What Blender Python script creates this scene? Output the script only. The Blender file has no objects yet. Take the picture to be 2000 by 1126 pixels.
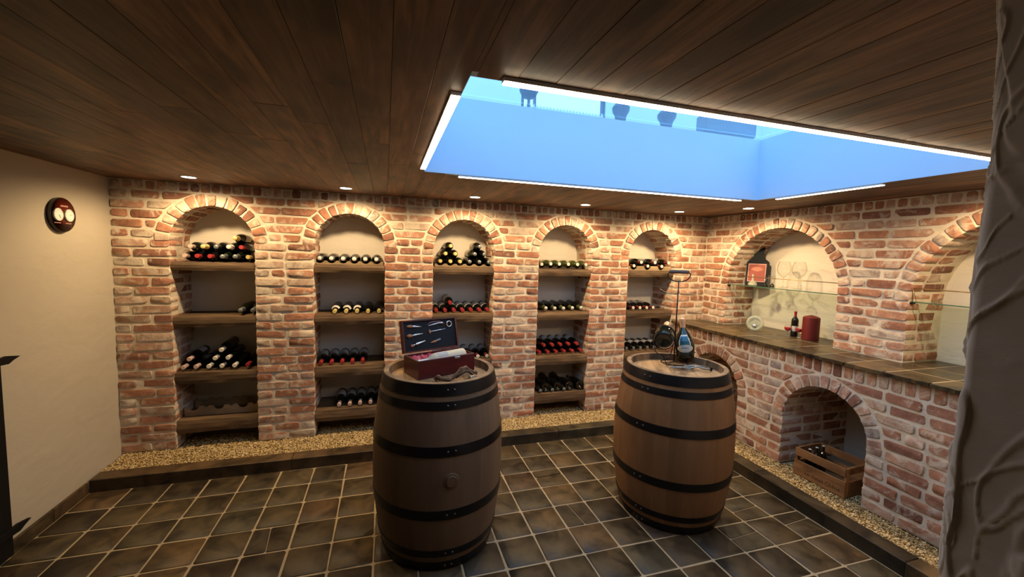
import bpy, bmesh, math, random
import numpy as np
from mathutils import Vector, Matrix, noise, Euler
random.seed(7)
SC = bpy.context.scene
COL = SC.collection

# ------------------------------------------------------------------ camera, world, exposure
F_PX, YAW, PITCH, ROLL = 803.612, 0.29871, -0.081194, 0.029713
CAM = Vector((0.9361, -3.2170, 1.6090))
_f = Vector((math.sin(YAW) * math.cos(PITCH), math.cos(YAW) * math.cos(PITCH), math.sin(PITCH)))
_r = Vector((math.cos(YAW), -math.sin(YAW), 0))
_u = _r.cross(_f)
_R = _r * math.cos(ROLL) + _u * math.sin(ROLL)
_U = _u * math.cos(ROLL) - _r * math.sin(ROLL)
cd = bpy.data.cameras.new('camera')
cd.sensor_width = 36.0
cd.lens = F_PX / 2000.0 * 36.0
cd.clip_start = 0.02
cam = bpy.data.objects.new('camera', cd)
COL.objects.link(cam)
m = Matrix.Identity(4)
for i in range(3):
    m[i][0], m[i][1], m[i][2], m[i][3] = _R[i], _U[i], -_f[i], CAM[i]
cam.matrix_world = m
SC.camera = cam


def project(p):
    d = Vector(p) - CAM
    z = d.dot(_f)
    if z < 0.05:
        return None
    return (1000 + F_PX * d.dot(_R) / z, 563 - F_PX * d.dot(_U) / z)


SKY = (0.26, 0.555, 1.0)
SKY_STRENGTH = 1.85
world = bpy.data.worlds.new('daylight')
SC.world = world
world.use_nodes = True
bg = world.node_tree.nodes['Background']
bg.inputs[0].default_value = (*SKY, 1)
bg.inputs[1].default_value = SKY_STRENGTH

SPOT_W = 26.5
LED_STRENGTH = 15.0
WARM = (1.0, 0.69, 0.355)
LEDC = (1.0, 0.80, 0.54)
SC.view_settings.view_transform = 'Standard'
SC.view_settings.look = 'None'
SC.view_settings.gamma = 1.0
SC.view_settings.use_curve_mapping = False
SC.view_settings.exposure = 0.98
try:
    SC.cycles.use_denoising = True
    SC.cycles.max_bounces = 8
    SC.cycles.diffuse_bounces = 4
    SC.cycles.transparent_max_bounces = 12
    SC.cycles.sample_clamp_indirect = 6.0
except Exception:
    pass

# ------------------------------------------------------------------ helpers
def link(o, parent=None):
    COL.objects.link(o)
    if parent is not None:
        o.parent = parent
    return o


def tag(o, label=None, cat=None, group=None, kind=None):
    if label:
        o['label'] = label
    if cat:
        o['category'] = cat
    if group:
        o['group'] = group
    if kind:
        o['kind'] = kind
    return o


def empty(name, loc=(0, 0, 0), rot=(0, 0, 0), label=None, cat=None, group=None, kind=None):
    o = bpy.data.objects.new(name, None)
    o.empty_display_size = 0.05
    o.location = loc
    o.rotation_euler = rot
    link(o)
    return tag(o, label, cat, group, kind)


class MB:
    """collects polygons; build() links them as one mesh object"""
    def __init__(self):
        self.v, self.f, self.r, self.mi = [], [], [], []

    def add(self, verts, faces, rnd=0.0, mi=0):
        o = len(self.v)
        self.v += [tuple(p) for p in verts]
        self.f += [tuple(i + o for i in f) for f in faces]
        self.r += [rnd] * len(faces)
        self.mi += [mi] * len(faces)
        return self

    def box(self, a, b, rnd=0.0, mi=0, bev=0.0, jit=0.0):
        (x0, y0, z0), (x1, y1, z1) = a, b
        if bev <= 0:
            v = [(x0, y0, z0), (x1, y0, z0), (x1, y1, z0), (x0, y1, z0), (x0, y0, z1), (x1, y0, z1), (x1, y1, z1), (x0, y1, z1)]
            f = [(0, 3, 2, 1), (4, 5, 6, 7), (0, 1, 5, 4), (1, 2, 6, 5), (2, 3, 7, 6), (3, 0, 4, 7)]
        else:
            e = bev
            v = []
            for zz, ins in ((z0, e), (z0 + e, 0), (z1 - e, 0), (z1, e)):
                for (px, py) in ((x0 + ins, y0 + ins), (x1 - ins, y0 + ins), (x1 - ins, y1 - ins), (x0 + ins, y1 - ins)):
                    v.append((px + random.uniform(-jit, jit), py + random.uniform(-jit, jit), zz))
            f = [(3, 2, 1, 0), (12, 13, 14, 15)]
            for k in range(3):
                for i in range(4):
                    j = (i + 1) % 4
                    f.append((k * 4 + i, k * 4 + j, k * 4 + 4 + j, k * 4 + 4 + i))
        return self.add(v, f, rnd, mi)

    def lathe(self, prof, n=24, rnd=0.0, mi=0, mat=None, a0=0.0, a1=2 * math.pi):
        full = abs(a1 - a0 - 2 * math.pi) < 1e-6
        m = n if full else n + 1
        v, f = [], []
        for (r, z) in prof:
            for i in range(m):
                a = a0 + (a1 - a0) * i / n
                p = Vector((r * math.cos(a), r * math.sin(a), z))
                v.append(mat @ p if mat else p)
        for k in range(len(prof) - 1):
            for i in range(n):
                j = (i + 1) % m if full else i + 1
                f.append((k * m + i, k * m + j, (k + 1) * m + j, (k + 1) * m + i))
        if full and prof[0][0] > 1e-6:
            f.append(tuple(reversed(range(m))))
        if full and prof[-1][0] > 1e-6:
            o = (len(prof) - 1) * m
            f.append(tuple(o + i for i in range(m)))
        return self.add(v, f, rnd, mi)

    def tube(self, pts, r, n=8, rnd=0.0, mi=0, closed=False, caps=True):
        pts = [Vector(p) for p in pts]
        rr = r if isinstance(r, (list, tuple)) else [r] * len(pts)
        k = len(pts)
        v, f = [], []
        up = None
        for i, p in enumerate(pts):
            if closed:
                t = pts[(i + 1) % k] - pts[i - 1]
            else:
                t = pts[min(i + 1, k - 1)] - pts[max(i - 1, 0)]
            t.normalize()
            if up is None:
                up = Vector((0, 0, 1)) if abs(t.z) < 0.9 else Vector((1, 0, 0))
            x = t.cross(up)
            if x.length < 1e-5:
                x = t.orthogonal()
            x.normalize()
            y = x.cross(t).normalized()
            up = y
            for j in range(n):
                a = 2 * math.pi * j / n
                v.append(p + (x * math.cos(a) + y * math.sin(a)) * rr[i])
        for i in range(k if closed else k - 1):
            i2 = (i + 1) % k
            for j in range(n):
                j2 = (j + 1) % n
                f.append((i * n + j, i * n + j2, i2 * n + j2, i2 * n + j))
        if not closed and caps:
            f.append(tuple(reversed(range(n))))
            f.append(tuple((k - 1) * n + j for j in range(n)))
        return self.add(v, f, rnd, mi)

    def prism(self, poly, d0, d1, fr, rnd=0.0, mi=0):
        """extrude a 2-D polygon (ccw in s,z) from n=d1 (front) to n=d0 in frame fr(s,z,n)"""
        k = len(poly)
        v = [fr(s, z, d1) for s, z in poly] + [fr(s, z, d0) for s, z in poly]
        f = [tuple(range(k)), tuple(reversed(range(k, 2 * k)))]
        for i in range(k):
            j = (i + 1) % k
            f.append((i, i + k, j + k, j))
        return self.add(v, f, rnd, mi)

    def build(self, name, mats, parent=None, smooth=False, angle=None):
        me = bpy.data.meshes.new(name)
        me.from_pydata(self.v, [], self.f)
        if not isinstance(mats, (list, tuple)):
            mats = [mats]
        for mm in mats:
            me.materials.append(mm)
        if len(mats) > 1:
            me.polygons.foreach_set('material_index', self.mi)
        at = me.attributes.new('rnd', 'FLOAT', 'FACE')
        at.data.foreach_set('value', self.r)
        if smooth:
            me.polygons.foreach_set('use_smooth', [True] * len(me.polygons))
            if angle:
                try:
                    me.set_sharp_from_angle(angle=angle)
                except Exception:
                    pass
        me.update()
        return link(bpy.data.objects.new(name, me), parent)


def copy_tree(o, parent=None):
    c = o.copy()
    COL.objects.link(c)
    c.parent = parent
    for ch in list(o.children):
        copy_tree(ch, c)
    return c


ORD = ['first', 'second', 'third', 'fourth', 'fifth', 'sixth', 'seventh', 'eighth', 'ninth', 'tenth']

# ------------------------------------------------------------------ materials
class NT:
    def __init__(self, name, rough=0.7, spec=0.5, metal=0.0):
        self.m = bpy.data.materials.new(name)
        self.m.use_nodes = True
        self.t = self.m.node_tree
        self.b = self.t.nodes['Principled BSDF']
        self.b.inputs['Roughness'].default_value = rough
        self.b.inputs['Metallic'].default_value = metal
        self.b.inputs['Specular IOR Level'].default_value = spec
        self._co = None

    def n(self, ty, **kw):
        nd = self.t.nodes.new(ty)
        for k, v in kw.items():
            if k.startswith('i_'):
                key = k[2:].replace('_', ' ')
                key = int(key) if key.isdigit() else key
                self.put(nd.inputs[key], v)
            else:
                setattr(nd, k, v)
        return nd

    def put(self, sock, v):
        if hasattr(v, 'is_output'):
            self.t.links.new(v, sock)
        elif isinstance(v, (tuple, list)) and len(v) == 3 and sock.type == 'RGBA':
            sock.default_value = (*v, 1)
        else:
            sock.default_value = v

    def co(self, kind='Object', scale=None, loc=None):
        if self._co is None:
            self._co = self.n('ShaderNodeTexCoord')
        o = self._co.outputs[kind]
        if scale is not None or loc is not None:
            mp = self.n('ShaderNodeMapping', i_Vector=o)
            if scale is not None:
                mp.inputs['Scale'].default_value = scale
            if loc is not None:
                self.put(mp.inputs['Location'], loc)
            o = mp.outputs[0]
        return o

    def geo(self):
        return self.n('ShaderNodeNewGeometry').outputs['Position']

    def noise(self, vec, scale=5, detail=4, rough=0.55, dist=0.0):
        return self.n('ShaderNodeTexNoise', i_Vector=vec, i_Scale=scale, i_Detail=detail, i_Roughness=rough, i_Distortion=dist).outputs['Fac']

    def ramp(self, fac, stops, interp='LINEAR'):
        nd = self.n('ShaderNodeValToRGB', i_Fac=fac)
        cr = nd.color_ramp
        cr.interpolation = interp
        while len(cr.elements) < len(stops):
            cr.elements.new(0.5)
        for e, (p, c) in zip(cr.elements, stops):
            e.position = p
            e.color = (*c, 1) if len(c) == 3 else c
        return nd.outputs[0]

    def mix(self, fac, a, b, mode='MIX'):
        nd = self.n('ShaderNodeMix', data_type='RGBA', blend_type=mode)
        self.put(nd.inputs[0], fac)
        self.put(nd.inputs[6], a)
        self.put(nd.inputs[7], b)
        return nd.outputs[2]

    def math(self, op, a, b=0.0, clamp=False):
        nd = self.n('ShaderNodeMath', operation=op, use_clamp=clamp)
        self.put(nd.inputs[0], a)
        self.put(nd.inputs[1], b)
        return nd.outputs[0]

    def attr(self, name='rnd'):
        return self.n('ShaderNodeAttribute', attribute_name=name).outputs['Fac']

    def bump(self, h, strength=0.3, dist=0.01):
        nd = self.n('ShaderNodeBump', i_Height=h, i_Strength=strength, i_Distance=dist)
        self.t.links.new(nd.outputs[0], self.b.inputs['Normal'])
        return self

    def col(self, c):
        self.put(self.b.inputs['Base Color'], c)
        return self

    def rough(self, v):
        self.put(self.b.inputs['Roughness'], v)
        return self


def plain(name, c, rough=0.5, metal=0.0, spec=0.5, var=0.12, scale=30.0):
    q = NT(name, rough, spec, metal)
    nz = q.noise(q.co(), scale, 3)
    q.col(q.mix(nz, tuple(x * (1 - var) for x in c), tuple(min(1, x * (1 + var)) for x in c)))
    return q.m


def emis(name, c, s):
    q = NT(name)
    q.col((0.8, 0.8, 0.8))
    q.b.inputs['Emission Color'].default_value = (*c, 1)
    q.b.inputs['Emission Strength'].default_value = s
    return q.m


def pane(name, tint=(0.95, 0.98, 0.97), ior=1.45, rough=0.0, refl=1.0, edge=1.0):
    mt = bpy.data.materials.new(name)
    mt.use_nodes = True
    t = mt.node_tree
    t.nodes.clear()
    out = t.nodes.new('ShaderNodeOutputMaterial')
    tr = t.nodes.new('ShaderNodeBsdfTransparent')
    tr.inputs[0].default_value = (*tint, 1)
    if edge < 1.0:
        lw0 = t.nodes.new('ShaderNodeLayerWeight')
        lw0.inputs[0].default_value = 0.5
        p0 = t.nodes.new('ShaderNodeMath')
        p0.operation = 'POWER'
        t.links.new(lw0.outputs['Facing'], p0.inputs[0])
        p0.inputs[1].default_value = 3.0
        m0 = t.nodes.new('ShaderNodeMix')
        m0.data_type = 'RGBA'
        t.links.new(p0.outputs[0], m0.inputs[0])
        m0.inputs[6].default_value = (*tint, 1)
        m0.inputs[7].default_value = (*[c * edge for c in tint], 1)
        t.links.new(m0.outputs[2], tr.inputs[0])
    gl = t.nodes.new('ShaderNodeBsdfGlossy')
    gl.inputs['Roughness'].default_value = rough
    gl.inputs[0].default_value = (refl, refl, refl, 1)
    lw = t.nodes.new('ShaderNodeLayerWeight')
    lw.inputs[0].default_value = 0.5
    pw = t.nodes.new('ShaderNodeMath')
    pw.operation = 'POWER'
    t.links.new(lw.outputs['Facing'], pw.inputs[0])
    pw.inputs[1].default_value = 4.0
    fr = t.nodes.new('ShaderNodeMath')
    fr.operation = 'MULTIPLY_ADD'
    t.links.new(pw.outputs[0], fr.inputs[0])
    fr.inputs[1].default_value = 0.9
    fr.inputs[2].default_value = ((ior - 1) / (ior + 1)) ** 2
    mx = t.nodes.new('ShaderNodeMixShader')
    t.links.new(fr.outputs[0], mx.inputs[0])
    t.links.new(tr.outputs[0], mx.inputs[1])
    t.links.new(gl.outputs[0], mx.inputs[2])
    t.links.new(mx.outputs[0], out.inputs[0])
    return mt


def castglass(name, c, fac):
    q = NT(name, 0.08, 0.7)
    q.col(q.mix(q.noise(q.co(), 20, 3), tuple(x * .85 for x in c), c))
    q.b.inputs['Alpha'].default_value = fac
    return q.m


def m_brick():
    q = NT('old_brick', 0.88, 0.25)
    r = q.attr()
    g = q.geo()
    base = q.ramp(r, [(0.0, (0.24, 0.12, 0.085)), (0.12, (0.38, 0.175, 0.115)), (0.35, (0.46, 0.225, 0.14)), (0.6, (0.51, 0.275, 0.185)), (0.8, (0.53, 0.345, 0.255)), (0.93, (0.57, 0.43, 0.34)), (1.0, (0.30, 0.245, 0.225))])
    mott = q.noise(g, 22, 5, 0.6)
    base = q.mix(q.ramp(mott, [(0.3, (0, 0, 0)), (0.7, (1, 1, 1))]), q.mix(1.0, base, (0.62, 0.6, 0.6), 'MULTIPLY'), base)
    smear = q.noise(g, 11, 6, 0.65, 0.8)
    off = q.math('MULTIPLY', r, 0.12)
    sm = q.ramp(q.math('ADD', smear, off), [(0.55, (0, 0, 0)), (0.68, (0.8, 0.8, 0.8))])
    fine = q.noise(g, 160, 3)
    c = q.mix(sm, base, (0.60, 0.52, 0.42))
    q.col(q.mix(q.math('MULTIPLY', fine, 0.3), c, q.mix(1.0, c, (0.6, 0.6, 0.6), 'MULTIPLY')))
    q.bump(q.math('ADD', q.math('MULTIPLY', smear, 1.2), q.math('MULTIPLY', q.noise(g, 70, 4, 0.6), 0.6)), 0.55, 0.008)
    return q.m


def m_mortar():
    q = NT('lime_mortar', 0.95, 0.15)
    g = q.geo()
    q.col(q.ramp(q.noise(g, 9, 6, 0.6), [(0.3, (0.52, 0.45, 0.35)), (0.7, (0.70, 0.63, 0.52))]))
    q.bump(q.math('ADD', q.noise(g, 40, 5, 0.65), q.math('MULTIPLY', q.noise(g, 180, 3), 0.4)), 0.5, 0.008)
    return q.m


def m_plaster(name, c, s=1.0, bump=0.35):
    q = NT(name, 0.9, 0.2)
    g = q.geo()
    q.col(q.mix(q.noise(g, 3, 5, 0.6), tuple(x * 0.9 for x in c), c))
    q.bump(q.math('ADD', q.noise(q.co('Object', (1, 1, 2.2)), 6 * s, 5, 0.55, 0.6), q.math('MULTIPLY', q.noise(g, 60 * s, 4), 0.12)), bump, 0.03)
    return q.m


def m_wood(name, dark, light, axis=1, scale=1.0, rough=0.55, knots=True, bump=0.25, spec=0.4, tv=0.5, blotch=0.75):
    q = NT(name, rough, spec)
    r = q.attr()
    off = q.n('ShaderNodeCombineXYZ', i_X=q.math('MULTIPLY', r, 37.0), i_Y=q.math('MULTIPLY', r, 91.0), i_Z=q.math('MULTIPLY', r, 53.0)).outputs[0]
    sc = [14.0 * scale] * 3
    sc[axis] = 1.1 * scale
    v = q.n('ShaderNodeVectorMath', operation='ADD')
    q.put(v.inputs[0], q.co('Object', tuple(sc)))
    q.put(v.inputs[1], off)
    grain = q.noise(v.outputs[0], 2.2, 6, 0.6, 1.2)
    sc2 = [5.0 * scale] * 3
    sc2[axis] = 1.6 * scale
    v2 = q.n('ShaderNodeVectorMath', operation='ADD')
    q.put(v2.inputs[0], q.co('Object', tuple(sc2)))
    q.put(v2.inputs[1], off)
    blot = q.noise(v2.outputs[0], 1.6, 4, 0.5, 0.5)
    c = q.mix(q.ramp(grain, [(0.3, (0, 0, 0)), (0.72, (1, 1, 1))]), dark, light)
    c = q.mix(q.ramp(blot, [(0.42, (blotch, blotch, blotch)), (0.62, (0, 0, 0))]), c, q.mix(1.0, c, (0.45, 0.42, 0.40), 'MULTIPLY'))
    if knots:
        sk = [7.0 * scale] * 3
        sk[axis] = 3.0 * scale if knots is True else 2.3
        v3 = q.n('ShaderNodeVectorMath', operation='ADD')
        q.put(v3.inputs[0], q.co('Object', tuple(sk)))
        q.put(v3.inputs[1], off)
        vn = q.n('ShaderNodeTexVoronoi', i_Scale=1.0)
        if knots == '2D':
            vn.voronoi_dimensions = '2D'
        wob = q.n('ShaderNodeVectorMath', operation='ADD')
        q.put(wob.inputs[0], v3.outputs[0])
        q.put(wob.inputs[1], q.n('ShaderNodeCombineXYZ', i_X=q.math('MULTIPLY', grain, 0.22), i_Y=q.math('MULTIPLY', blot, 0.3)).outputs[0])
        q.put(vn.inputs['Vector'], wob.outputs[0])
        keep = q.n('ShaderNodeSeparateColor', i_0=vn.outputs['Color']).outputs[0]
        vo = q.math('ADD', vn.outputs['Distance'], q.math('MULTIPLY', q.math('GREATER_THAN', keep, 0.5), 1.0))
        c = q.mix(q.ramp(vo, [(0.10, (0.9, 0.9, 0.9)), (0.30, (0, 0, 0))]), c, tuple(x * 0.3 for x in dark))
    tone = q.math('ADD', q.math('MULTIPLY', q.math('FRACT', q.math('MULTIPLY', r, 7.31)), tv), 1.0 - tv * 0.55)
    tc = q.n('ShaderNodeCombineColor', i_0=tone, i_1=tone, i_2=tone).outputs[0]
    q.col(q.mix(1.0, c, tc, 'MULTIPLY'))
    q.bump(grain, bump, 0.004)
    return q.m


def m_slate(name, tint=1.0, gloss=0.0):
    q = NT(name, 0.6, 0.3)
    r = q.attr()
    g = q.geo()
    base = q.ramp(r, [(0.0, (0.030, 0.023, 0.015)), (0.3, (0.046, 0.035, 0.021)), (0.55, (0.056, 0.040, 0.021)), (0.75, (0.046, 0.041, 0.027)), (0.9, (0.082, 0.055, 0.027)), (1.0, (0.056, 0.036, 0.023))])
    if tint != 1.0:
        base = q.mix(1.0, base, (tint, tint, tint), 'MULTIPLY')
    n1 = q.noise(g, 7, 6, 0.62, 0.7)
    c = q.mix(q.ramp(n1, [(0.38, (0, 0, 0)), (0.64, (1, 1, 1))]), q.mix(1.0, base, (0.5, 0.5, 0.52), 'MULTIPLY'), q.mix(1.0, base, (1.55, 1.42, 1.2), 'MULTIPLY'))
    n2 = q.noise(g, 55, 5, 0.6)
    spots = q.ramp(n2, [(0.70, (0, 0, 0)), (0.76, (0.5, 0.5, 0.5))])
    q.col(q.mix(spots, c, (0.16, 0.13, 0.09)))
    q.rough(q.ramp(n1, [(0.3, (0.4 - gloss,) * 3), (0.8, (0.66 - gloss,) * 3)]))
    q.bump(q.math('ADD', n1, q.math('MULTIPLY', n2, 0.25)), 0.35, 0.006)
    return q.m


def m_pebble():
    q = NT('yellow_gravel', 0.8, 0.3)
    r = q.n('ShaderNodeNewGeometry').outputs['Random Per Island']
    q.col(q.ramp(r, [(0.0, (0.18, 0.11, 0.04)), (0.4, (0.42, 0.29, 0.12)), (0.75, (0.55, 0.41, 0.20)), (1.0, (0.72, 0.60, 0.40))]))
    return q.m


M = dict(
    brick=m_brick(), mortar=m_mortar(), pebble=m_pebble(),
    plaster=m_plaster('cream_wall_plaster', (0.44, 0.395, 0.32), 0.6, 0.10),
    nicheplaster=m_plaster('white_niche_plaster', (0.64, 0.60, 0.53), 1.0, 0.22),
    rough=m_plaster('rough_grey_plaster', (0.46, 0.44, 0.42), 1.5, 0.06),
    ceil=m_wood('dark_stained_ceiling_boards', (0.060, 0.026, 0.011), (0.29, 0.145, 0.064), 1, 1.0, 0.5, '2D', 0.2, 0.4, 0.85, 0.85),
    beam=m_wood('old_oak_beam', (0.075, 0.045, 0.024), (0.20, 0.125, 0.066), 0, 1.0, 0.75, True, 0.6),
    stave=m_wood('barrel_oak', (0.115, 0.070, 0.042), (0.150, 0.092, 0.056), 2, 0.5, 0.6, False, 0.05, 0.4, 0.16, 0.25),
    stave2=m_wood('barrel_oak_light', (0.165, 0.080, 0.033), (0.215, 0.107, 0.046), 2, 0.5, 0.5, False, 0.05, 0.4, 0.16, 0.25),
    head=m_wood('barrel_head_oak', (0.22, 0.13, 0.06), (0.38, 0.24, 0.125), 0, 1.0, 0.55, False, 0.15),
    rim=m_wood('barrel_chime_oak', (0.13, 0.08, 0.045), (0.24, 0.155, 0.09), 2, 1.0, 0.6, False, 0.12),
    cradle=m_wood('pale_pine', (0.42, 0.30, 0.17), (0.62, 0.47, 0.29), 0, 1.2, 0.6, False, 0.1),
    darkcradle=m_wood('dark_pine', (0.03, 0.018, 0.010), (0.07, 0.042, 0.022), 0, 1.2, 0.6, False, 0.1),
    crate=m_wood('crate_pine', (0.20, 0.095, 0.036), (0.36, 0.185, 0.075), 1, 1.2, 0.6, False, 0.12),
    redbox=m_wood('mahogany_lacquer', (0.085, 0.008, 0.009), (0.14, 0.013, 0.014), 0, 1.0, 0.3, False, 0.03, 0.5),
    root=m_wood('vine_root', (0.05, 0.025, 0.012), (0.22, 0.12, 0.065), 0, 3.0, 0.8, False, 0.8),
    slate=m_slate('slate_tile'), slatek=m_slate('slate_kerb', 1.05), slatec=m_slate('slate_counter', 1.2, 0.17),
    grout=plain('sandy_grout', (0.33, 0.265, 0.175), 0.9, 0, 0.2, 0.25, 18),
    iron=plain('black_hoop_iron', (0.012, 0.012, 0.014), 0.35, 0.6, 0.5, 0.3, 12),
    rivet=plain('rivet_steel', (0.10, 0.10, 0.11), 0.35, 0.9),
    wire=plain('dark_wrought_wire', (0.025, 0.018, 0.016), 0.4, 0.8),
    steel=plain('bright_steel', (0.55, 0.55, 0.56), 0.25, 1.0),
    brass=plain('brass_rail', (0.42, 0.29, 0.14), 0.35, 0.9),
    white=plain('white_shaft_paint', (0.80, 0.80, 0.80), 0.8, 0, 0.2, 0.03, 3),
    shaft=plain('daylight_tinted_shaft_paint', (0.62, 0.75, 0.90), 0.8, 0, 0.2, 0.03, 3),  # blue of the daylight put into the shaft's base colour
    trimw=plain('white_lamp_ring', (0.7, 0.68, 0.64), 0.4),
    spotdisc=emis('spot_lamp_disc', (1.0, 0.86, 0.66), 30.0),
    led=emis('led_strip_diffuser', LEDC, LED_STRENGTH),
    glassgreen=plain('dark_green_bottle_glass', (0.006, 0.009, 0.005), 0.06, 0, 0.6, 0.2),
    glassblack=plain('black_bottle_glass', (0.004, 0.004, 0.004), 0.06, 0, 0.6, 0.2),
    glassolive=plain('olive_bottle_glass', (0.035, 0.045, 0.014), 0.08, 0, 0.6, 0.2),
    capred=plain('red_foil', (0.34, 0.03, 0.032), 0.4, 0.1),
    capwhite=plain('white_foil', (0.68, 0.66, 0.60), 0.4, 0.0),
    capyellow=plain('yellow_foil', (0.62, 0.52, 0.20), 0.35, 0.2),
    capgrey=plain('grey_foil', (0.20, 0.22, 0.23), 0.35, 0.4),
    capdark=plain('dark_foil', (0.012, 0.013, 0.012), 0.3, 0.1),
    capgreen=plain('olive_green_foil', (0.09, 0.11, 0.035), 0.35, 0.2),
    capwine=plain('wine_red_foil', (0.16, 0.025, 0.022), 0.4, 0.1),
    capcopper=plain('copper_foil', (0.62, 0.36, 0.20), 0.35, 0.3),
    cappink=plain('pale_pink_foil', (0.55, 0.40, 0.36), 0.4, 0.1),
    tip=plain('pale_cap_top', (0.62, 0.60, 0.55), 0.4),
    paper=plain('white_label_paper', (0.62, 0.60, 0.55), 0.7, 0, 0.3, 0.08, 60),
    papergrey=plain('grey_label_paper', (0.36, 0.36, 0.36), 0.7, 0, 0.3, 0.08, 60),
    papertan=plain('cream_label_paper', (0.55, 0.50, 0.36), 0.7, 0, 0.3, 0.08, 60),
    pane=pane('clear_floor_glass', (0.90, 0.96, 0.97)),
    thin=pane('thin_clear_glass', (0.96, 0.97, 0.96), 1.6, edge=0.45),
    shelfglass=pane('green_shelf_glass', (0.86, 0.94, 0.89), 1.45),
    edgeglass=plain('green_glass_edge', (0.05, 0.13, 0.09), 0.15),
    ornament=castglass('pale_green_cast_glass', (0.50, 0.56, 0.47), 0.5),
    redwine=plain('red_wine_in_glass', (0.45, 0.02, 0.03), 0.25),
    candle=plain('red_candle_wax', (0.11, 0.007, 0.007), 0.5, 0, 0.4, 0.08, 15),
    wick=plain('candle_wick', (0.6, 0.55, 0.45), 0.9),
    velvet=plain('dark_blue_foam', (0.018, 0.020, 0.024), 0.95, 0, 0.1),
    satin=plain('red_satin', (0.42, 0.03, 0.055), 0.28, 0, 0.6, 0.15),
    toolwood=plain('tool_wood', (0.36, 0.15, 0.06), 0.35),
    black=plain('black_recess', (0.004, 0.004, 0.005), 0.9),
    boardblue=plain('blue_black_board', (0.009, 0.012, 0.017), 0.7, 0, 0.2),
    poster=plain('red_poster_print', (0.25, 0.055, 0.04), 0.55),
    posterlt=plain('pink_poster_print', (0.40, 0.15, 0.10), 0.55),
    posteredge=plain('poster_margin', (0.50, 0.30, 0.28), 0.55),
    plaque=plain('mahogany_plaque', (0.115, 0.016, 0.009), 0.25),
    plaqueedge=plain('dark_plaque_edge', (0.02, 0.016, 0.010), 0.3),
    dial=plain('white_dial', (0.72, 0.72, 0.68), 0.4, 0, 0.4, 0.03),
    ink=plain('grey_ink', (0.12, 0.11, 0.10), 0.6),
    lettering=plain('pale_lettering', (0.42, 0.22, 0.18), 0.5),
    burn=plain('burnt_lettering', (0.05, 0.022, 0.010), 0.8),
    gate=plain('black_gate_paint', (0.006, 0.005, 0.005), 0.85, 0, 0.15),
    bluelabel=plain('teal_label', (0.02, 0.10, 0.15), 0.3, 0.2),
    goldline=plain('pale_gold_edge', (0.62, 0.55, 0.22), 0.35, 0.3),
    grip=plain('grey_grip', (0.13, 0.09, 0.075), 0.8, 0, 0.15),
    furniture=plain('dark_furniture', (0.03, 0.04, 0.06), 0.5),
    grey=plain('grey_fabric', (0.16, 0.17, 0.18), 0.9),
)

# ------------------------------------------------------------------ room dimensions (metres)
XL, YB, ZC = -0.90, 0.37, 2.06            # left wall, back wall face, ceiling
XRU, XRL = 4.18, 3.83                      # right wall: upper face, lower face
NB, XNB = 0.71, 4.53                       # back planes of the niches
ZG = 0.080                                 # gravel level
CTOP = 0.978                               # slate counter
NICHE = [-0.293, 0.657, 1.597, 2.568, 3.522]
NR, NZS = 0.2725, 1.632
SHELF_Z = [1.489, 1.080, 0.657, 0.292]
SHELF_T = [0.064, 0.078, 0.088, 0.098]
SX0, SX1, SY0, SY1 = 1.14, 3.52, -2.14, -0.82   # opening of the glass floor
ZGL = 2.488


def frame(O, N):
    O, N = Vector(O), Vector(N)
    S = Vector((0, 0, 1)).cross(N)

    def fr(s, z, n=0.0):
        return O + S * s + Vector((0, 0, 1)) * z + N * n
    return fr


def poly_area_px(pts, nrm):
    c = sum((Vector(p) for p in pts), Vector()) / len(pts)
    if (CAM - c).dot(nrm) <= 0:
        return 0.0
    q = [project(p) for p in pts]
    if any(p is None for p in q):
        return 0.0
    cx = sum(p[0] for p in q) / len(q)
    cy = sum(p[1] for p in q) / len(q)
    if not (-20 < cx < 1935 and -20 < cy < 1140):
        return 0.0
    a = 0
    for i in range(len(q)):
        j = (i + 1) % len(q)
        a += q[i][0] * q[j][1] - q[j][0] * q[i][1]
    return abs(a) / 2


def brick_geo(poly, fr, depth, front=0.0, rnd=0.5, chip=0.008):
    """rounded, slightly uneven brick: 2-D polygon (ccw) pushed back by depth"""
    k = len(poly)
    ring = []
    for i in range(k):
        p, a, b = Vector(poly[i]), Vector(poly[i - 1]), Vector(poly[(i + 1) % k])
        for q in (a, b):
            d = q - p
            L = d.length
            t = min(chip * random.uniform(0.6, 1.6), L * 0.3)
            ring.append(p + d * (t / max(L, 1e-6)))
    cen = sum(ring, Vector((0, 0))) / len(ring)
    jit = 0.0026
    ring = [p + Vector((random.uniform(-jit, jit), random.uniform(-jit, jit))) for p in ring]
    n = len(ring)
    tilt = (random.uniform(-.05, .05), random.uniform(-.05, .05))
    lift = random.uniform(-0.003, 0.003) + front
    v = []
    for p in ring:
        d = cen - p
        q = p + d.normalized() * 0.0055
        e = q - cen
        v.append(fr(q.x, q.y, lift + e.x * tilt[0] + e.y * tilt[1] + random.uniform(-.001, .001)))
    for p in ring:
        v.append(fr(p.x, p.y, lift - 0.0065))
    for p in ring:
        v.append(fr(p.x, p.y, front - depth))
    f = [tuple(range(n))]
    for k2 in range(2):
        for i in range(n):
            j = (i + 1) % n
            f.append((k2 * n + i, k2 * n + n + i, k2 * n + n + j, k2 * n + j))
    return v, f


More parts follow.
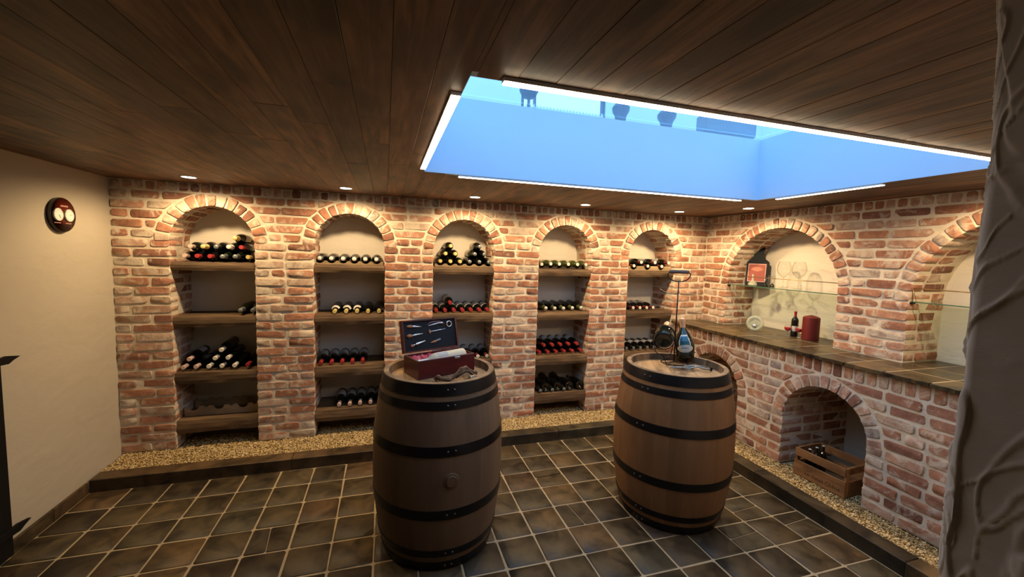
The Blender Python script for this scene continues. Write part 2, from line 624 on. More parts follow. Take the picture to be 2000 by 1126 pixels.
def fill_course(a, b, odd, J=0.016):
    """split [a,b] into stretchers and headers"""
    L = b - a
    if L < 0.03:
        return []
    cuts, x = [], a
    st = 0.205
    if odd:
        x += random.uniform(0.085, 0.115)
        cuts.append(x)
    while b - x > st + 0.05:
        x += st * random.uniform(0.9, 1.08) if random.random() > 0.12 else 0.11
        if b - x < 0.05:
            break
        cuts.append(x)
    e = [a] + [c for c in cuts if a + 0.05 < c < b - 0.045] + [b]
    return [(e[i] + (J / 2 if i else 0), e[i + 1] - (J / 2 if i < len(e) - 2 else 0), i == 0, i == len(e) - 2) for i in range(len(e) - 1)]


def brick_wall(name, O, Nn, s0, s1, z0, z1, ops, depth, ring, sold, ch, label, mats_back):
    fr = frame(O, Nn)
    N = Vector(Nn)
    S = Vector((0, 0, 1)).cross(N)
    NAT = 24
    rec = -0.0055
    wall = MB()
    ops = sorted(ops, key=lambda o: o[0])

    def quad(a, b, c, d):
        wall.add([a, b, c, d], [(0, 1, 2, 3)])
    xs = s0 - 0.02
    panels = []
    for (c, r, zb, zs) in ops:
        quad(fr(xs, z0, rec), fr(c - r, z0, rec), fr(c - r, z1, rec), fr(xs, z1, rec))
        arc = [(c - r * math.cos(math.pi * i / NAT), zs + r * math.sin(math.pi * i / NAT)) for i in range(NAT + 1)]
        for (p, q) in zip(arc, arc[1:]):
            quad(fr(p[0], p[1], rec), fr(q[0], q[1], rec), fr(q[0], z1, rec), fr(p[0], z1, rec))
            quad(fr(p[0], p[1], -depth), fr(q[0], q[1], -depth), fr(q[0], q[1], rec), fr(p[0], p[1], rec))
        quad(fr(c - r, zb, rec), fr(c - r, zb, -depth), fr(c - r, zs, -depth), fr(c - r, zs, rec))
        quad(fr(c + r, zb, -depth), fr(c + r, zb, rec), fr(c + r, zs, rec), fr(c + r, zs, -depth))
        panels.append([(c - r, zb), (c + r, zb)] + list(reversed(arc)))
        xs = c + r
    quad(fr(xs, z0, rec), fr(s1 + 0.02, z0, rec), fr(s1 + 0.02, z1, rec), fr(xs, z1, rec))
    w = wall.build(name, M['mortar'])
    tag(w, label, 'wall', None, 'structure')
    for pl in panels:
        pb = MB()
        pb.prism(pl, -depth - 0.03, -depth + 0.002, fr)
        pb.build('niche_back', mats_back, w)
    bricks = []          # (verts, faces, rnd, area)

    def put(poly, f2, d, n2, front=0.0, chip=0.008):
        rnd = random.random()
        v, f = brick_geo(poly, f2, d, front, rnd, chip)
        a = poly_area_px([f2(p[0], p[1], front) for p in poly], n2)
        bricks.append((v, f, rnd, a))
    ztop = z1 - sold
    nc = int(round((ztop - z0) / ch))
    ch = (ztop - z0) / nc
    J = 0.0175
    for k in range(nc):
        za, zb_ = z0 + k * ch + J / 2, z0 + (k + 1) * ch - J / 2
        zm = (za + zb_) / 2
        # boundaries of solid intervals
        segs, left = [], (lambda z: s0, None)
        for (c, r, zo, zs) in ops:
            Ro = r + ring + 0.012
            if zm - zs >= Ro - 0.004:
                continue
            if zm <= zs:
                eL, eR = (lambda z, c=c, r=r: c - r + 0.003), (lambda z, c=c, r=r: c + r - 0.003)
                ed = (c, r)
            else:
                def half(z, zs=zs, Ro=Ro):
                    return math.sqrt(max(Ro * Ro - (max(z, zs) - zs) ** 2, 0.0))
                eL, eR = (lambda z, c=c, h=half: c - h(z)), (lambda z, c=c, h=half: c + h(z))
                ed = None
            segs.append((left[0], left[1], eL, ed))
            left = (eR, ed)
        segs.append((left[0], left[1], (lambda z: s1), None))
        for (eL, edl, eR, edr) in segs:
            a, b = eL(zm), eR(zm)
            odd = (k % 2 == 1)
            for (x0, x1, first, last) in fill_course(a, b, odd):
                la, lb, ra, rb = x0, x0, x1, x1
                if first:
                    la, lb = eL(za), eL(zb_)
                if last:
                    ra, rb = eR(za), eR(zb_)
                if ra - la < 0.02 and rb - lb < 0.02:
                    continue
                if ra - la < 0.012:
                    ra = la + 0.012
                if rb - lb < 0.012:
                    rb = lb + 0.012
                d = 0.10
                if (first and edl) or (last and edr):
                    d = 0.20 if (x1 - x0) < 0.13 else 0.10
                put([(la, za), (ra, za), (rb, zb_), (lb, zb_)], fr, d, N)
                # bricks of the reveals, behind the corner brick
                for cond, ed, side in ((first, edl, 1), (last, edr, -1)):
                    if cond and ed:
                        c, r = ed
                        edge = c + r if side == 1 else c - r
                        n2 = S * (-side)
                        f2 = frame(fr(edge, 0, 0), n2)
                        S2 = Vector((0, 0, 1)).cross(n2)
                        sg = 1 if S2.dot(-N) > 0 else -1
                        t0 = d + J
                        for (u0, u1, _, _) in fill_course(t0, depth - 0.005, False):
                            p0, p1 = (u0, u1) if sg > 0 else (-u1, -u0)
                            put([(p0, za), (p1, za), (p1, zb_), (p0, zb_)], f2, 0.03, n2, 0.003)
    # soldier course
    n = int((s1 - s0) / 0.066)
    pw = (s1 - s0) / n
    for i in range(n):
        a, b = s0 + i * pw + 0.006, s0 + (i + 1) * pw - 0.006
        put([(a, ztop + 0.004), (b, ztop + 0.004), (b, z1 - 0.003), (a, z1 - 0.003)], fr, 0.06, N, -0.001)
    # arch rings and soffits
    for (c, r, zo, zs) in ops:
        n = max(9, int(round(math.pi * (r + ring / 2) / 0.068)))
        for i in range(n):
            g = 0.0062
            a0, a1 = math.pi * i / n, math.pi * (i + 1) / n
            ri, ro = r - 0.003, r + ring * random.uniform(0.88, 1.05)

            def P(rad, a, sgn):
                da = sgn * g / rad
                return (c + rad * math.cos(a + da), zs + rad * math.sin(a + da))
            poly = [P(ri, a0, 1), P(ro, a0, 1), P(ro, a1, -1), P(ri, a1, -1)]
            d1 = random.choice((0.10, 0.205))
            put(poly, fr, d1, N, 0.002)
            am = (a0 + a1) / 2
            t = d1 + J
            while t < depth - 0.03:
                t1 = min(t + 0.205, depth - 0.003)
                dirv = -(S * math.cos(am) + Vector((0, 0, 1)) * math.sin(am))
                # front polygon lies on the soffit, pushed outward
                pa, pb = P(ri, a0, 1), P(ri, a1, -1)
                A, B = fr(pa[0], pa[1], -t), fr(pb[0], pb[1], -t)
                A2, B2 = fr(pa[0], pa[1], -t1), fr(pb[0], pb[1], -t1)
                o = A
                ex = (B - A).normalized()
                ey = -N
                W_, H_ = (B - A).length, (t1 - t)

                def f3(s_, z_, n_=0.0, o=o, ex=ex, ey=ey, dv=dirv):
                    return o + ex * s_ + ey * z_ + dv * n_
                pl = [(0, 0), (W_, 0), (W_, H_), (0, H_)]
                if ex.cross(ey).dot(dirv) < 0:
                    pl = pl[::-1]
                put(pl, f3, 0.03, dirv, 0.0)
                t = t1 + J
    bricks.sort(key=lambda b: -b[3])
    vis = [b for b in bricks if b[3] > 30][:300]
    ids = set(id(b) for b in vis)
    for (v, f, rnd, a) in vis:
        MB().add(v, f, rnd).build('brick', M['brick'], w, True, math.radians(50))
    rest = MB()
    for b in bricks:
        if id(b) not in ids:
            rest.add(b[0], b[1], b[2])
    if rest.v:
        o = rest.build('brick_field', M['brick'], w, True, math.radians(50))
        tag(o, 'red and brown bricks of the arches, reveals and far corners', None, None, 'stuff')
    return w


CH = 0.0685
brick_wall('wall_back', (0, YB, 0), (0, -1, 0), XL, XRU, ZG, ZC,
           [(c, NR, ZG, NZS) for c in NICHE], NB - YB, 0.085, 0.066, CH,
           'long brick wall with five arched bottle niches', M['nicheplaster'])
brick_wall('wall_right_upper', (XRU, 0, 0), (-1, 0, 0), -YB, 2.85, CTOP, ZC,
           [(0.46, 0.53, CTOP, 1.38), (1.96, 0.53, CTOP, 1.38)], XNB - XRU, 0.080, 0.066, CH,
           'upper right brick wall with two wide arches above the slate counter', M['nicheplaster'])
brick_wall('wall_right_lower', (XRL, 0, 0), (-1, 0, 0), -YB, 2.85, ZG, 0.955,
           [(0.20, 0.29, ZG, 0.468), (1.20, 0.2875, ZG, 0.470)], 0.70, 0.085, 0.098, CH,
           'lower right brick wall with low arched alcoves under the slate counter', M['nicheplaster'])

# ------------------------------------------------------------------ floor and kerbs
T = 0.22
XK, YK = 3.523, 0.0                        # kerb faces
fl = MB()
fl.box((XL - 0.1, -4.4, -0.08), (XK + 0.02, 0.03, -0.004))
floor = fl.build('floor', M['grout'])
tag(floor, 'dark slate tile floor with sandy grout', 'floor', None, 'structure')
rest = MB()
cols = [XL + 0.012] + [T * k for k in range(-3, 16)] + [XK - 0.006]
for j in range(-1, 20):
    y1, y0 = (-T * j, -T * (j + 1))
    if j < 0:
        continue
    for i in range(len(cols) - 1):
        x0, x1 = cols[i], cols[i + 1]
        if x1 - x0 < 0.03:
            continue
        g = 0.0045
        jt = lambda: random.uniform(-0.0022, 0.0022)
        a = [(x0 + g + jt(), y0 + g + jt()), (x1 - g + jt(), y0 + g + jt()), (x1 - g + jt(), y1 - g + jt()), (x0 + g + jt(), y1 - g + jt())]
        rnd = random.random()
        split = (i, j) in ((13, 4), (13, 2), (17, 6), (19, 6), (18, 5), (5, 3))
        polys = [a]
        if split:
            t = random.uniform(0.4, 0.62)
            if (i, j) in ((13, 4), (5, 3)):
                p = Vector(a[0]).lerp(Vector(a[1]), t)
                q = Vector(a[3]).lerp(Vector(a[2]), t - 0.1)
                e = Vector((0.0018, 0))
                polys = [[a[0], tuple(p - e), tuple(q - e), a[3]], [tuple(p + e), a[1], a[2], tuple(q + e)]]
            else:
                p = Vector(a[0]).lerp(Vector(a[3]), t)
                q = Vector(a[1]).lerp(Vector(a[2]), t + 0.08)
                e = Vector((0, 0.0018))
                polys = [[a[0], a[1], tuple(q - e), tuple(p - e)], [tuple(p + e), tuple(q + e), a[2], a[3]]]
        ctr = project(((x0 + x1) / 2, (y0 + y1) / 2, 0))
        vis = ctr is not None and -120 < ctr[0] < 2050 and ctr[1] < 1250
        for pl in polys:
            up = random.uniform(-0.0012, 0.0012)
            tl = (random.uniform(-.006, .006), random.uniform(-.006, .006))
            cx, cy = sum(p[0] for p in pl) / 4, sum(p[1] for p in pl) / 4
            oct_ = []
            for q in range(4):
                p, pa, pb = Vector(pl[q]), Vector(pl[q - 1]), Vector(pl[(q + 1) % 4])
                cc = random.uniform(0.003, 0.011)
                oct_ += [p + (pa - p).normalized() * cc, p + (pb - p).normalized() * cc]
            n = len(oct_)
            v = []
            for ins, z in ((0.005, 0.0), (0.0, -0.004), (0.0, -0.02)):
                for p in oct_:
                    d = Vector((cx, cy)) - p
                    p2 = p + d.normalized() * ins
                    v.append((p2.x, p2.y, z + (up + (p2.x - cx) * tl[0] + (p2.y - cy) * tl[1] if z > -0.01 else 0)))
            f = [tuple(range(n))]
            for k2 in range(2):
                for q in range(n):
                    f.append((k2 * n + q, k2 * n + n + q, k2 * n + n + (q + 1) % n, k2 * n + (q + 1) % n))
            if vis:
                MB().add(v, f, rnd).build('tile', M['slate'], floor, True, math.radians(40))
            else:
                rest.add(v, f, rnd)
o = rest.build('tile_field', M['slate'], floor, True, math.radians(40))
tag(o, 'slate tiles beyond the edges of the picture', None, None, 'stuff')

KZ, KW = 0.082, 0.113
trim = empty('trim_1', (0, 0, 0), label='slate kerb along the foot of the brick niches', cat='kerb', kind='structure')
xb = [XL + 0.01, 0.285, 1.25, 2.40, 3.515]
for a, b in zip(xb, xb[1:]):
    MB().box((a + 0.001, YK, -0.03), (b - 0.002, YK + KW, KZ), random.random(), 0, 0.004, 0.0012).build('kerb_stone', M['slatek'], trim)
trim2 = empty('trim_2', (0, 0, 0), label='slate kerb along the foot of the right wall', cat='kerb', kind='structure')
yb = [0.0, -0.98, -1.90, -2.78]
for a, b in zip(yb, yb[1:]):
    MB().box((XK, b + 0.002, -0.03), (XK + KW, a - 0.001 + (KW if a == 0 else 0), KZ), random.random(), 0, 0.004, 0.0012).build('kerb_stone', M['slatek'], trim2)
bb = empty('baseboard_left', (0, 0, 0), label='low slate skirting along the cream left wall', cat='skirting', kind='structure')
for a, b in zip([-0.01, -0.30, -0.585], [-0.30, -0.585, -0.60]):
    if a - b > 0.05:
        MB().box((XL - 0.002, b + 0.002, -0.01), (XL + 0.014, a - 0.001, 0.072), random.random(), 0, 0.003, 0.001).build('skirting_tile', M['slatek'], bb)

# gravel bed: one mesh of tiny stones
gb = MB()
gb.box((XL, YK + KW - 0.01, -0.02), (XRU + 0.4, NB + 0.02, ZG - 0.012))
gb.box((XK + KW - 0.01, -2.8, -0.02), (XRL + 0.72, YK + KW - 0.01, ZG - 0.012))
gbase = gb.build('gravel_base', M['grout'])
tag(gbase, 'sandy bed under the gravel strip', 'gravel bed', None, 'structure')
rng = np.random.default_rng(3)


def scatter(x0, x1, y0, y1, dens):
    n = int((x1 - x0) * (y1 - y0) * dens)
    return np.stack([rng.uniform(x0, x1, n), rng.uniform(y0, y1, n)], 1)


pts = [scatter(XL + 0.01, XK + KW, YK + KW, YB + 0.01, 17000), scatter(XK + KW, XRL + 0.005, -2.75, YB, 17000)]
for c in NICHE:
    pts.append(scatter(c - NR + .01, c + NR - .01, YB, YB + 0.22, 12000))
pts.append(scatter(XRL, XRL + 0.5, -1.47, -0.93, 11000))
pts.append(scatter(XRL, XRL + 0.4, -0.47, 0.07, 9000))
pts = np.concatenate(pts)
n = len(pts)
base = np.array([[1, 0, 0], [0, 1, 0], [-1, 0, 0], [0, -1, 0], [0, 0, 1], [0, 0, -1]], float)
sx = rng.uniform(0.004, 0.0105, (n, 1, 3)) * np.array([1.0, 1.0, 0.62])
vv = base[None] * sx
th = rng.uniform(0, 6.28, n)
tl = rng.uniform(-0.6, 0.6, n)
c_, s_ = np.cos(tl)[:, None], np.sin(tl)[:, None]
vv = np.stack([vv[..., 0] * c_ + vv[..., 2] * s_, vv[..., 1], -vv[..., 0] * s_ + vv[..., 2] * c_], -1)
c_, s_ = np.cos(th)[:, None], np.sin(th)[:, None]
vv = np.stack([vv[..., 0] * c_ - vv[..., 1] * s_, vv[..., 0] * s_ + vv[..., 1] * c_, vv[..., 2]], -1)
vv[..., 0] += pts[:, 0:1]
vv[..., 1] += pts[:, 1:2]
vv[..., 2] += ZG - 0.010 + rng.uniform(0, 0.008, (n, 1))
fb = np.array([[0, 1, 4], [1, 2, 4], [2, 3, 4], [3, 0, 4], [1, 0, 5], [2, 1, 5], [3, 2, 5], [0, 3, 5]])
ff = (fb[None] + (np.arange(n) * 6)[:, None, None]).reshape(-1, 3)
me = bpy.data.meshes.new('gravel')
me.vertices.add(n * 6)
me.vertices.foreach_set('co', vv.reshape(-1).astype(np.float32))
me.loops.add(len(ff) * 3)
me.loops.foreach_set('vertex_index', ff.reshape(-1).astype(np.int32))
me.polygons.add(len(ff))
me.polygons.foreach_set('loop_start', (np.arange(len(ff)) * 3).astype(np.int32))
me.update(calc_edges=True)
me.validate()
me.materials.append(M['pebble'])
tag(link(bpy.data.objects.new('gravel', me)), 'fine yellow gravel strip between slate kerb and brick wall', 'gravel', None, 'stuff')

# ------------------------------------------------------------------ ceiling boards
cb = MB()
X0c, X1c, Y0c, Y1c = XL - 0.15, 4.75, -4.45, 0.90
for (a, b, c_, d_) in ((X0c, SX0 - 0.004, Y0c, Y1c), (SX1 + 0.004, X1c, Y0c, Y1c), (SX0 - 0.004, SX1 + 0.004, Y0c, SY0 - 0.004), (SX0 - 0.004, SX1 + 0.004, SY1 + 0.004, Y1c)):
    cb.box((a, c_, ZC + 0.017), (b, d_, ZC + 0.09))
ceil = cb.build('ceiling', M['ceil'])
tag(ceil, 'dark stained board ceiling with a large glazed opening', 'ceiling', None, 'structure')
PW = 0.103
x = 0.536 - PW * 14
rest = MB()
while x < XRU + 0.06:
    a, b = max(x, XL - 0.01), min(x + PW, XRU + 0.02)
    spans = [(-4.3, YB + 0.004)]
    subs = [(a, b)]
    if b > SX0 and a < SX1:
        spans = [(-4.3, SY0), (SY1, YB + 0.004)]
        subs = []
        if a < SX0:
            subs.append((a, SX0, [(-4.3, YB + 0.004)]))
        subs.append((max(a, SX0), min(b, SX1), spans))
        if b > SX1:
            subs.append((SX1, b, [(-4.3, YB + 0.004)]))
    else:
        subs = [(a, b, spans)]
    for (p, q, sp) in subs:
        if q - p < 0.004:
            continue
        for (ya, yb_) in sp:
            y = yb_
            while y > ya + 1e-4:
                L = random.uniform(0.9, 2.2)
                y2 = y - L if y - L > ya + 0.25 else ya
                g = 0.0005
                mb = MB()
                mb.box((p + g, y2 + 0.0007, ZC + random.uniform(-0.0006, 0.0006)), (q - g, y - 0.0007, ZC + 0.0165), random.random(), 0, 0.0010 if q - p > 0.02 else 0.0)
                if y > -2.75 and q - p > 0.015:
                    mb.build('board', M['ceil'], ceil)
                else:
                    rest.add(mb.v, mb.f, mb.r[0])
                y = y2
    x += PW
if rest.v:
    tag(rest.build('board_field', M['ceil'], ceil), 'ceiling boards behind the viewer', None, None, 'stuff')

# ------------------------------------------------------------------ plaster walls
def plaster_grid(name, P, nu, nv, mat, label, parent=None):
    mb = MB()
    v = [P(i / nu, j / nv) for j in range(nv + 1) for i in range(nu + 1)]
    f = [(j * (nu + 1) + i, j * (nu + 1) + i + 1, (j + 1) * (nu + 1) + i + 1, (j + 1) * (nu + 1) + i) for j in range(nv) for i in range(nu)]
    mb.add(v, f)
    o = mb.build(name, mat, parent, True)
    if not parent:
        tag(o, label, 'wall', None, 'structure')
    return o


def trowel(a, b, s=1.0):
    p = Vector((a * 2.2 * s + 0.35 * b, b * 6.0 * s - 1.1 * a, 3.7))
    h = noise.noise(p) * 0.5
    q = noise.noise(Vector((a * 5 * s, b * 11 * s - 3 * a, 9.1)))
    h += max(0.0, 0.12 - abs(q)) * 2.2
    return h


plaster_grid('wall_left', lambda u, v: (XL - 0.004 + 0.0055 * trowel(u * 5, v * 2), -4.4 + u * 5.2, -0.05 + v * 2.15), 260, 130, M['plaster'],
             'cream plastered wall at the left with trowel marks')
# outer shells that close the cellar
sh = MB()
sh.box((XL - 0.25, -4.6, -0.1), (4.8, -4.4, ZC + 0.1))
tag(sh.build('wall_front', M['plaster']), 'plastered wall behind the viewer', 'wall', None, 'structure')
sh = MB()
sh.box((XL - 0.2, NB + 0.05, -0.1), (4.8, NB + 0.15, ZC + 0.1))
sh.box((XNB + 0.05, -4.5, -0.1), (XNB + 0.2, NB + 0.1, ZC + 0.1))
sh.box((XL - 0.25, -4.5, -0.1), (XL - 0.05, NB + 0.1, ZC + 0.1))
tag(sh.build('wall_outer', M['plaster']), 'outer shell behind the brick walls', 'wall', None, 'structure')

# rough plaster return at the right, close to the viewer
XE, YE = 1.845, -2.802


def rough_h(a, b):
    w = noise.noise(Vector((a * 7, b * 3.5, 7.7)))
    h = noise.noise(Vector((a * 9, b * 4, 2.3))) * 0.9
    r = noise.noise(Vector((a * 15 + w * 1.3, b * 7 - a * 5, 5.5)))
    h += max(0.0, 0.06 - abs(r)) * 9.0
    r3 = noise.noise(Vector((a * 20 - b * 9, b * 9 + a * 8 + w, 12.5)))
    h += max(0.0, 0.045 - abs(r3)) * 11.0
    h += 0.8 * min(1.0, max(0.0, noise.noise(Vector((a * 13 + 9, b * 6 + a * 4, 3.3))) * 22.0 - 1.2))
    h += noise.noise(Vector((a * 50, b * 50, 1.0))) * 0.07 + noise.noise(Vector((a * 22, b * 18, 6.0))) * 0.22
    return h


def rough_wall(u, v):
    z = -0.02 + v * (ZC + 0.04)
    lean = 0.055 * max(0.0, (z - 1.70) / 0.36) ** 1.6 - 0.010 * math.sin(z * 3.1)
    # path: room side face (+x -> corner) then reveal face (corner -> -y)
    rc = 0.016
    if u < 0.30:
        t = (0.30 - u) / 0.30
        d = (t ** 1.8) * (XRU + 0.1 - XE)
        h = 0.006 * rough_h(-d - .05, z)
        return (XE - lean + rc + d, YE + h, z)
    if u < 0.38:
        q = (u - 0.30) / 0.08
        a = q * math.pi / 2
        h = 0.006 * rough_h(-.05 + .05 * q, z)
        return (XE - lean + rc - (rc + h) * math.sin(a), YE - rc + (rc + h) * math.cos(a), z)
    t = (u - 0.38) / 0.62
    d = (t ** 2.2) * 1.6
    h = 0.006 * rough_h(d, z)
    return (XE - lean - h, YE - rc - d, z)


plaster_grid('wall_partition', rough_wall, 220, 460, M['rough'], 'rough grey plastered wall end close to the viewer at the right')

# ------------------------------------------------------------------ glass floor opening (skylight)
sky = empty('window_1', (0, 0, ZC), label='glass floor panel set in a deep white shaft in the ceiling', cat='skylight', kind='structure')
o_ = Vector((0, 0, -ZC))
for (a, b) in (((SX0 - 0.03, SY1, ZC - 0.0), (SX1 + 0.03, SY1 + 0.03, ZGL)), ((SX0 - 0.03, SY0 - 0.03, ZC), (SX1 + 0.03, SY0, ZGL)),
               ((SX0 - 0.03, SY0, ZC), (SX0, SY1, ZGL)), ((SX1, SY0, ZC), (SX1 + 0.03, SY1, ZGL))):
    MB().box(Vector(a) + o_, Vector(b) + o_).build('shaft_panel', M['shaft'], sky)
MB().box(Vector((SX0 - 0.03, SY0 - 0.03, ZGL)) + o_, Vector((SX1 + 0.03, SY1 + 0.03, ZGL + 0.012)) + o_).build('glass_pane', M['pane'], sky)

# upper storey, seen only through the glass floor
uw = MB()
WX0, WX1, WZ0, WZ1, UY = 2.75, 4.09, 3.30, 5.30, 2.5
for (a, b, c, d) in ((-4.0, WX0, 2.5, 5.8), (WX1, 9.0, 2.5, 5.8), (WX0, WX1, 2.5, WZ0), (WX0, WX1, WZ1, 5.8)):
    uw.box((a, UY, c), (b, UY + 0.12, d))
tag(uw.build('wall_upstairs', M['white']), 'white wall of the room above the glass floor', 'wall', None, 'structure')
us = MB()
us.box((-4, SY1 + 0.04, ZC + 0.1), (9, UY + 0.12, 2.487))
us.box((SX1 + 0.04, -4.5, ZC + 0.1), (9, SY1 + 0.04, 2.487))
tag(us.build('floor_upstairs', M['grey']), 'upper floor slab around the glass panel', 'floor', None, 'structure')
w2 = empty('window_2', (0, UY, WZ0), label='bright window of the upper room seen through the glass floor', cat='window', kind='structure')
fm = MB()
for (a, b, c, d) in ((WX0, WX0 + 0.05, 0, 2), (WX1 - 0.05, WX1, 0, 2), (WX0, WX1, 0, 0.05), (WX0, WX1, 1.95, 2.0), (2.955, 2.985, 0, 2)):
    fm.box((a, 0.03, c), (b, 0.09, d))
fm.build('window_frame', M['furniture'], w2)
hm = MB()
k = 24
for i in range(k):
    a, b = WX0 + 0.05 + i * (WX1 - WX0 - 0.1) / k, WX0 + 0.05 + (i + 1) * (WX1 - WX0 - 0.1) / k
    hm.prism([(a, 0.40), (b, 0.40), ((a + b) / 2, 0.445)], 0.0, 0.012, lambda s, z, n: Vector((s, -0.02 - n, z)))
hm.build('lace_hem', M['white'], w2)


def baluster(x, y, h, r, label):
    t = empty('furniture_leg', (x, y, 2.488), label=label, cat='furniture leg')
    MB().lathe([(r * .55, 0), (r * .62, .015), (r * .95, .03), (r * .95, .05), (r * .7, .065), (r * .8, .10), (r * 1.15, .13), (r * 1.2, .155), (r * .85, .18), (r * .6, .2), (r * .75, .24), (r * .55, h)], 20).build('turned_leg', M['furniture'], t, True, .6)
    MB().lathe([(r * .9, h), (r * 1.0, h + 0.02), (r * 1.0, h + 0.06)], 20).build('leg_block', M['furniture'], t, True, .6)
    return t


baluster(2.485, -0.62, 0.40, 0.050, 'dark turned furniture leg beside the bright window above the glass')
baluster(2.86, -0.62, 0.40, 0.055, 'dark bulbous furniture leg between window and sofa above the glass')
sf = empty('sofa', (3.74, -0.15, 2.488), label='grey sofa corner seen through the glass floor', cat='sofa')
MB().box((-.25, -.15, .19), (.28, -.03, .36), 0, 0, 0.02).build('sofa_base', M['grey'], sf)
for sx in (-.22, .22):
    MB().lathe([(.02, 0), (.026, .20)], 12, mat=Matrix.Translation((sx, -.09, 0))).build('sofa_foot', M['furniture'], sf)
gl = empty('globe_lamp', (2.02, 0.0, 2.488), label='dark round lamp at the left edge of the bright upper window', cat='lamp')
MB().lathe([(.01, .36), (.05, .375), (.075, .42), (.08, .46), (.06, .52), (.01, .55)], 20).build('lamp_shade', M['furniture'], gl, True)
MB().lathe([(.06, 0), (.06, .015), (.012, .02), (.012, .37)], 14).build('lamp_foot', M['furniture'], gl, True, .6)

# ------------------------------------------------------------------ lamps
SPOTS = [(-0.31, 0.055, 'leftmost of the row, over the first niche'), (0.655, 0.055, 'over the second niche from the left'), (1.61, 0.045, 'over the middle niche'),
         (2.578, 0.035, 'over the fourth niche from the left'), (3.555, 0.05, 'over the rightmost niche of the long wall'), (3.845, -0.448, 'in front of the wide right-hand arch')]
SPOTS.append((3.845, -1.96, 'over the wide arch nearest the rough plaster wall end'))
for (x, y, w) in SPOTS:
    t = empty('downlight', (x, y, ZC), label='lit round ceiling downlight ' + w, cat='downlight', group='warm ceiling downlights')
    MB().lathe([(.048, .006), (.048, -.002), (.045, -.005), (.039, -.005), (.037, .001)], 28).build('lamp_ring', M['trimw'], t, True, .7)
    MB().lathe([(.0001, -.003), (.038, -.003), (.038, .004)], 24).build('lamp_lens', M['spotdisc'], t)
    ld = bpy.data.lights.new('downlight_beam', 'SPOT')
    ld.energy = SPOT_W
    ld.color = WARM
    ld.spot_size = math.radians(170)
    ld.spot_blend = 0.5
    ld.shadow_soft_size = 0.03
    lo = bpy.data.objects.new('downlight_beam', ld)
    lo.location = (0, 0, -0.012)
    link(lo, t)


def led(a, b, axis, label):
    x0, y0 = a
    x1, y1 = b
    t = empty('led_strip', (x0, y0, ZC), label=label, cat='light strip', group='led strips around the glass opening')
    lx, ly = x1 - x0, y1 - y0
    MB().box((0, 0, -0.010), (lx, ly, 0.0)).build('strip_profile', M['trimw'], t)
    e = 0.0015
    MB().box((e, e, -0.0128), (lx - e, ly - e, -0.010)).build('strip_diffuser', M['led'], t)


led((1.222, -2.170), (3.50, -2.144), 0, 'long glowing light strip along the near edge of the glass opening')
led((1.108, -2.025), (1.136, -0.945), 1, 'short glowing light strip at the left edge of the glass opening')
led((1.335, -0.816), (3.39, -0.794), 0, 'thin light strip along the far edge of the glass opening')
led((3.524, -1.62), (3.546, -0.97), 1, 'light strip at the right edge of the glass opening')

# ------------------------------------------------------------------ shelves
NN = ['leftmost niche', 'second niche', 'middle niche', 'fourth niche', 'rightmost niche']
SN = ['top', 'second', 'third', 'bottom']


def shelf(ni, si):
    c, z, th = NICHE[ni], SHELF_Z[si], SHELF_T[si]
    nx, ny, nz = 16, 4, 3
    mb = MB()
    hw = NR - 0.004
    y0, y1 = YB + 0.004, NB - 0.003
    sd = random.random() * 50

    def P(i, j, k):
        x = c - hw + 2 * hw * i / nx
        y = y0 + (y1 - y0) * j / ny
        zz = z - th * (1 - k / nz)
        q = Vector((x * 9 + sd, y * 6, zz * 20))
        if j == 0:
            y += 0.006 * noise.noise(q) - (0.006 if k in (0, nz) else 0) * -1
        if k == 0:
            zz += 0.005 * noise.noise(q + Vector((3, 1, 2)))
        if k == nz and j == 0:
            zz -= 0.004 + 0.003 * noise.noise(q * 2)
        return (x, y, zz)
    idx = {}
    v = []
    for i in range(nx + 1):
        for j in range(ny + 1):
            for k in range(nz + 1):
                if i in (0, nx) or j in (0, ny) or k in (0, nz):
                    idx[(i, j, k)] = len(v)
                    v.append(P(i, j, k))
    f = []
    for i in range(nx):
        for j in range(ny):
            f.append((idx[i, j, nz], idx[i + 1, j, nz], idx[i + 1, j + 1, nz], idx[i, j + 1, nz]))
            f.append((idx[i, j, 0], idx[i, j + 1, 0], idx[i + 1, j + 1, 0], idx[i + 1, j, 0]))
        for k in range(nz):
            f.append((idx[i, 0, k], idx[i + 1, 0, k], idx[i + 1, 0, k + 1], idx[i, 0, k + 1]))
            f.append((idx[i, ny, k], idx[i, ny, k + 1], idx[i + 1, ny, k + 1], idx[i + 1, ny, k]))
    for j in range(ny):
        for k in range(nz):
            f.append((idx[0, j, k], idx[0, j, k + 1], idx[0, j + 1, k + 1], idx[0, j + 1, k]))
            f.append((idx[nx, j, k], idx[nx, j + 1, k], idx[nx, j + 1, k + 1], idx[nx, j, k + 1]))
    o = mb.add(v, f, random.random()).build('beam_shelf', M['beam'])
    tag(o, f'thick rough wooden beam, {SN[si]} shelf of the {NN[ni]}', 'shelf', 'wooden beam shelves in the niches')


for ni in range(5):
    for si in range(4):
        shelf(ni, si)

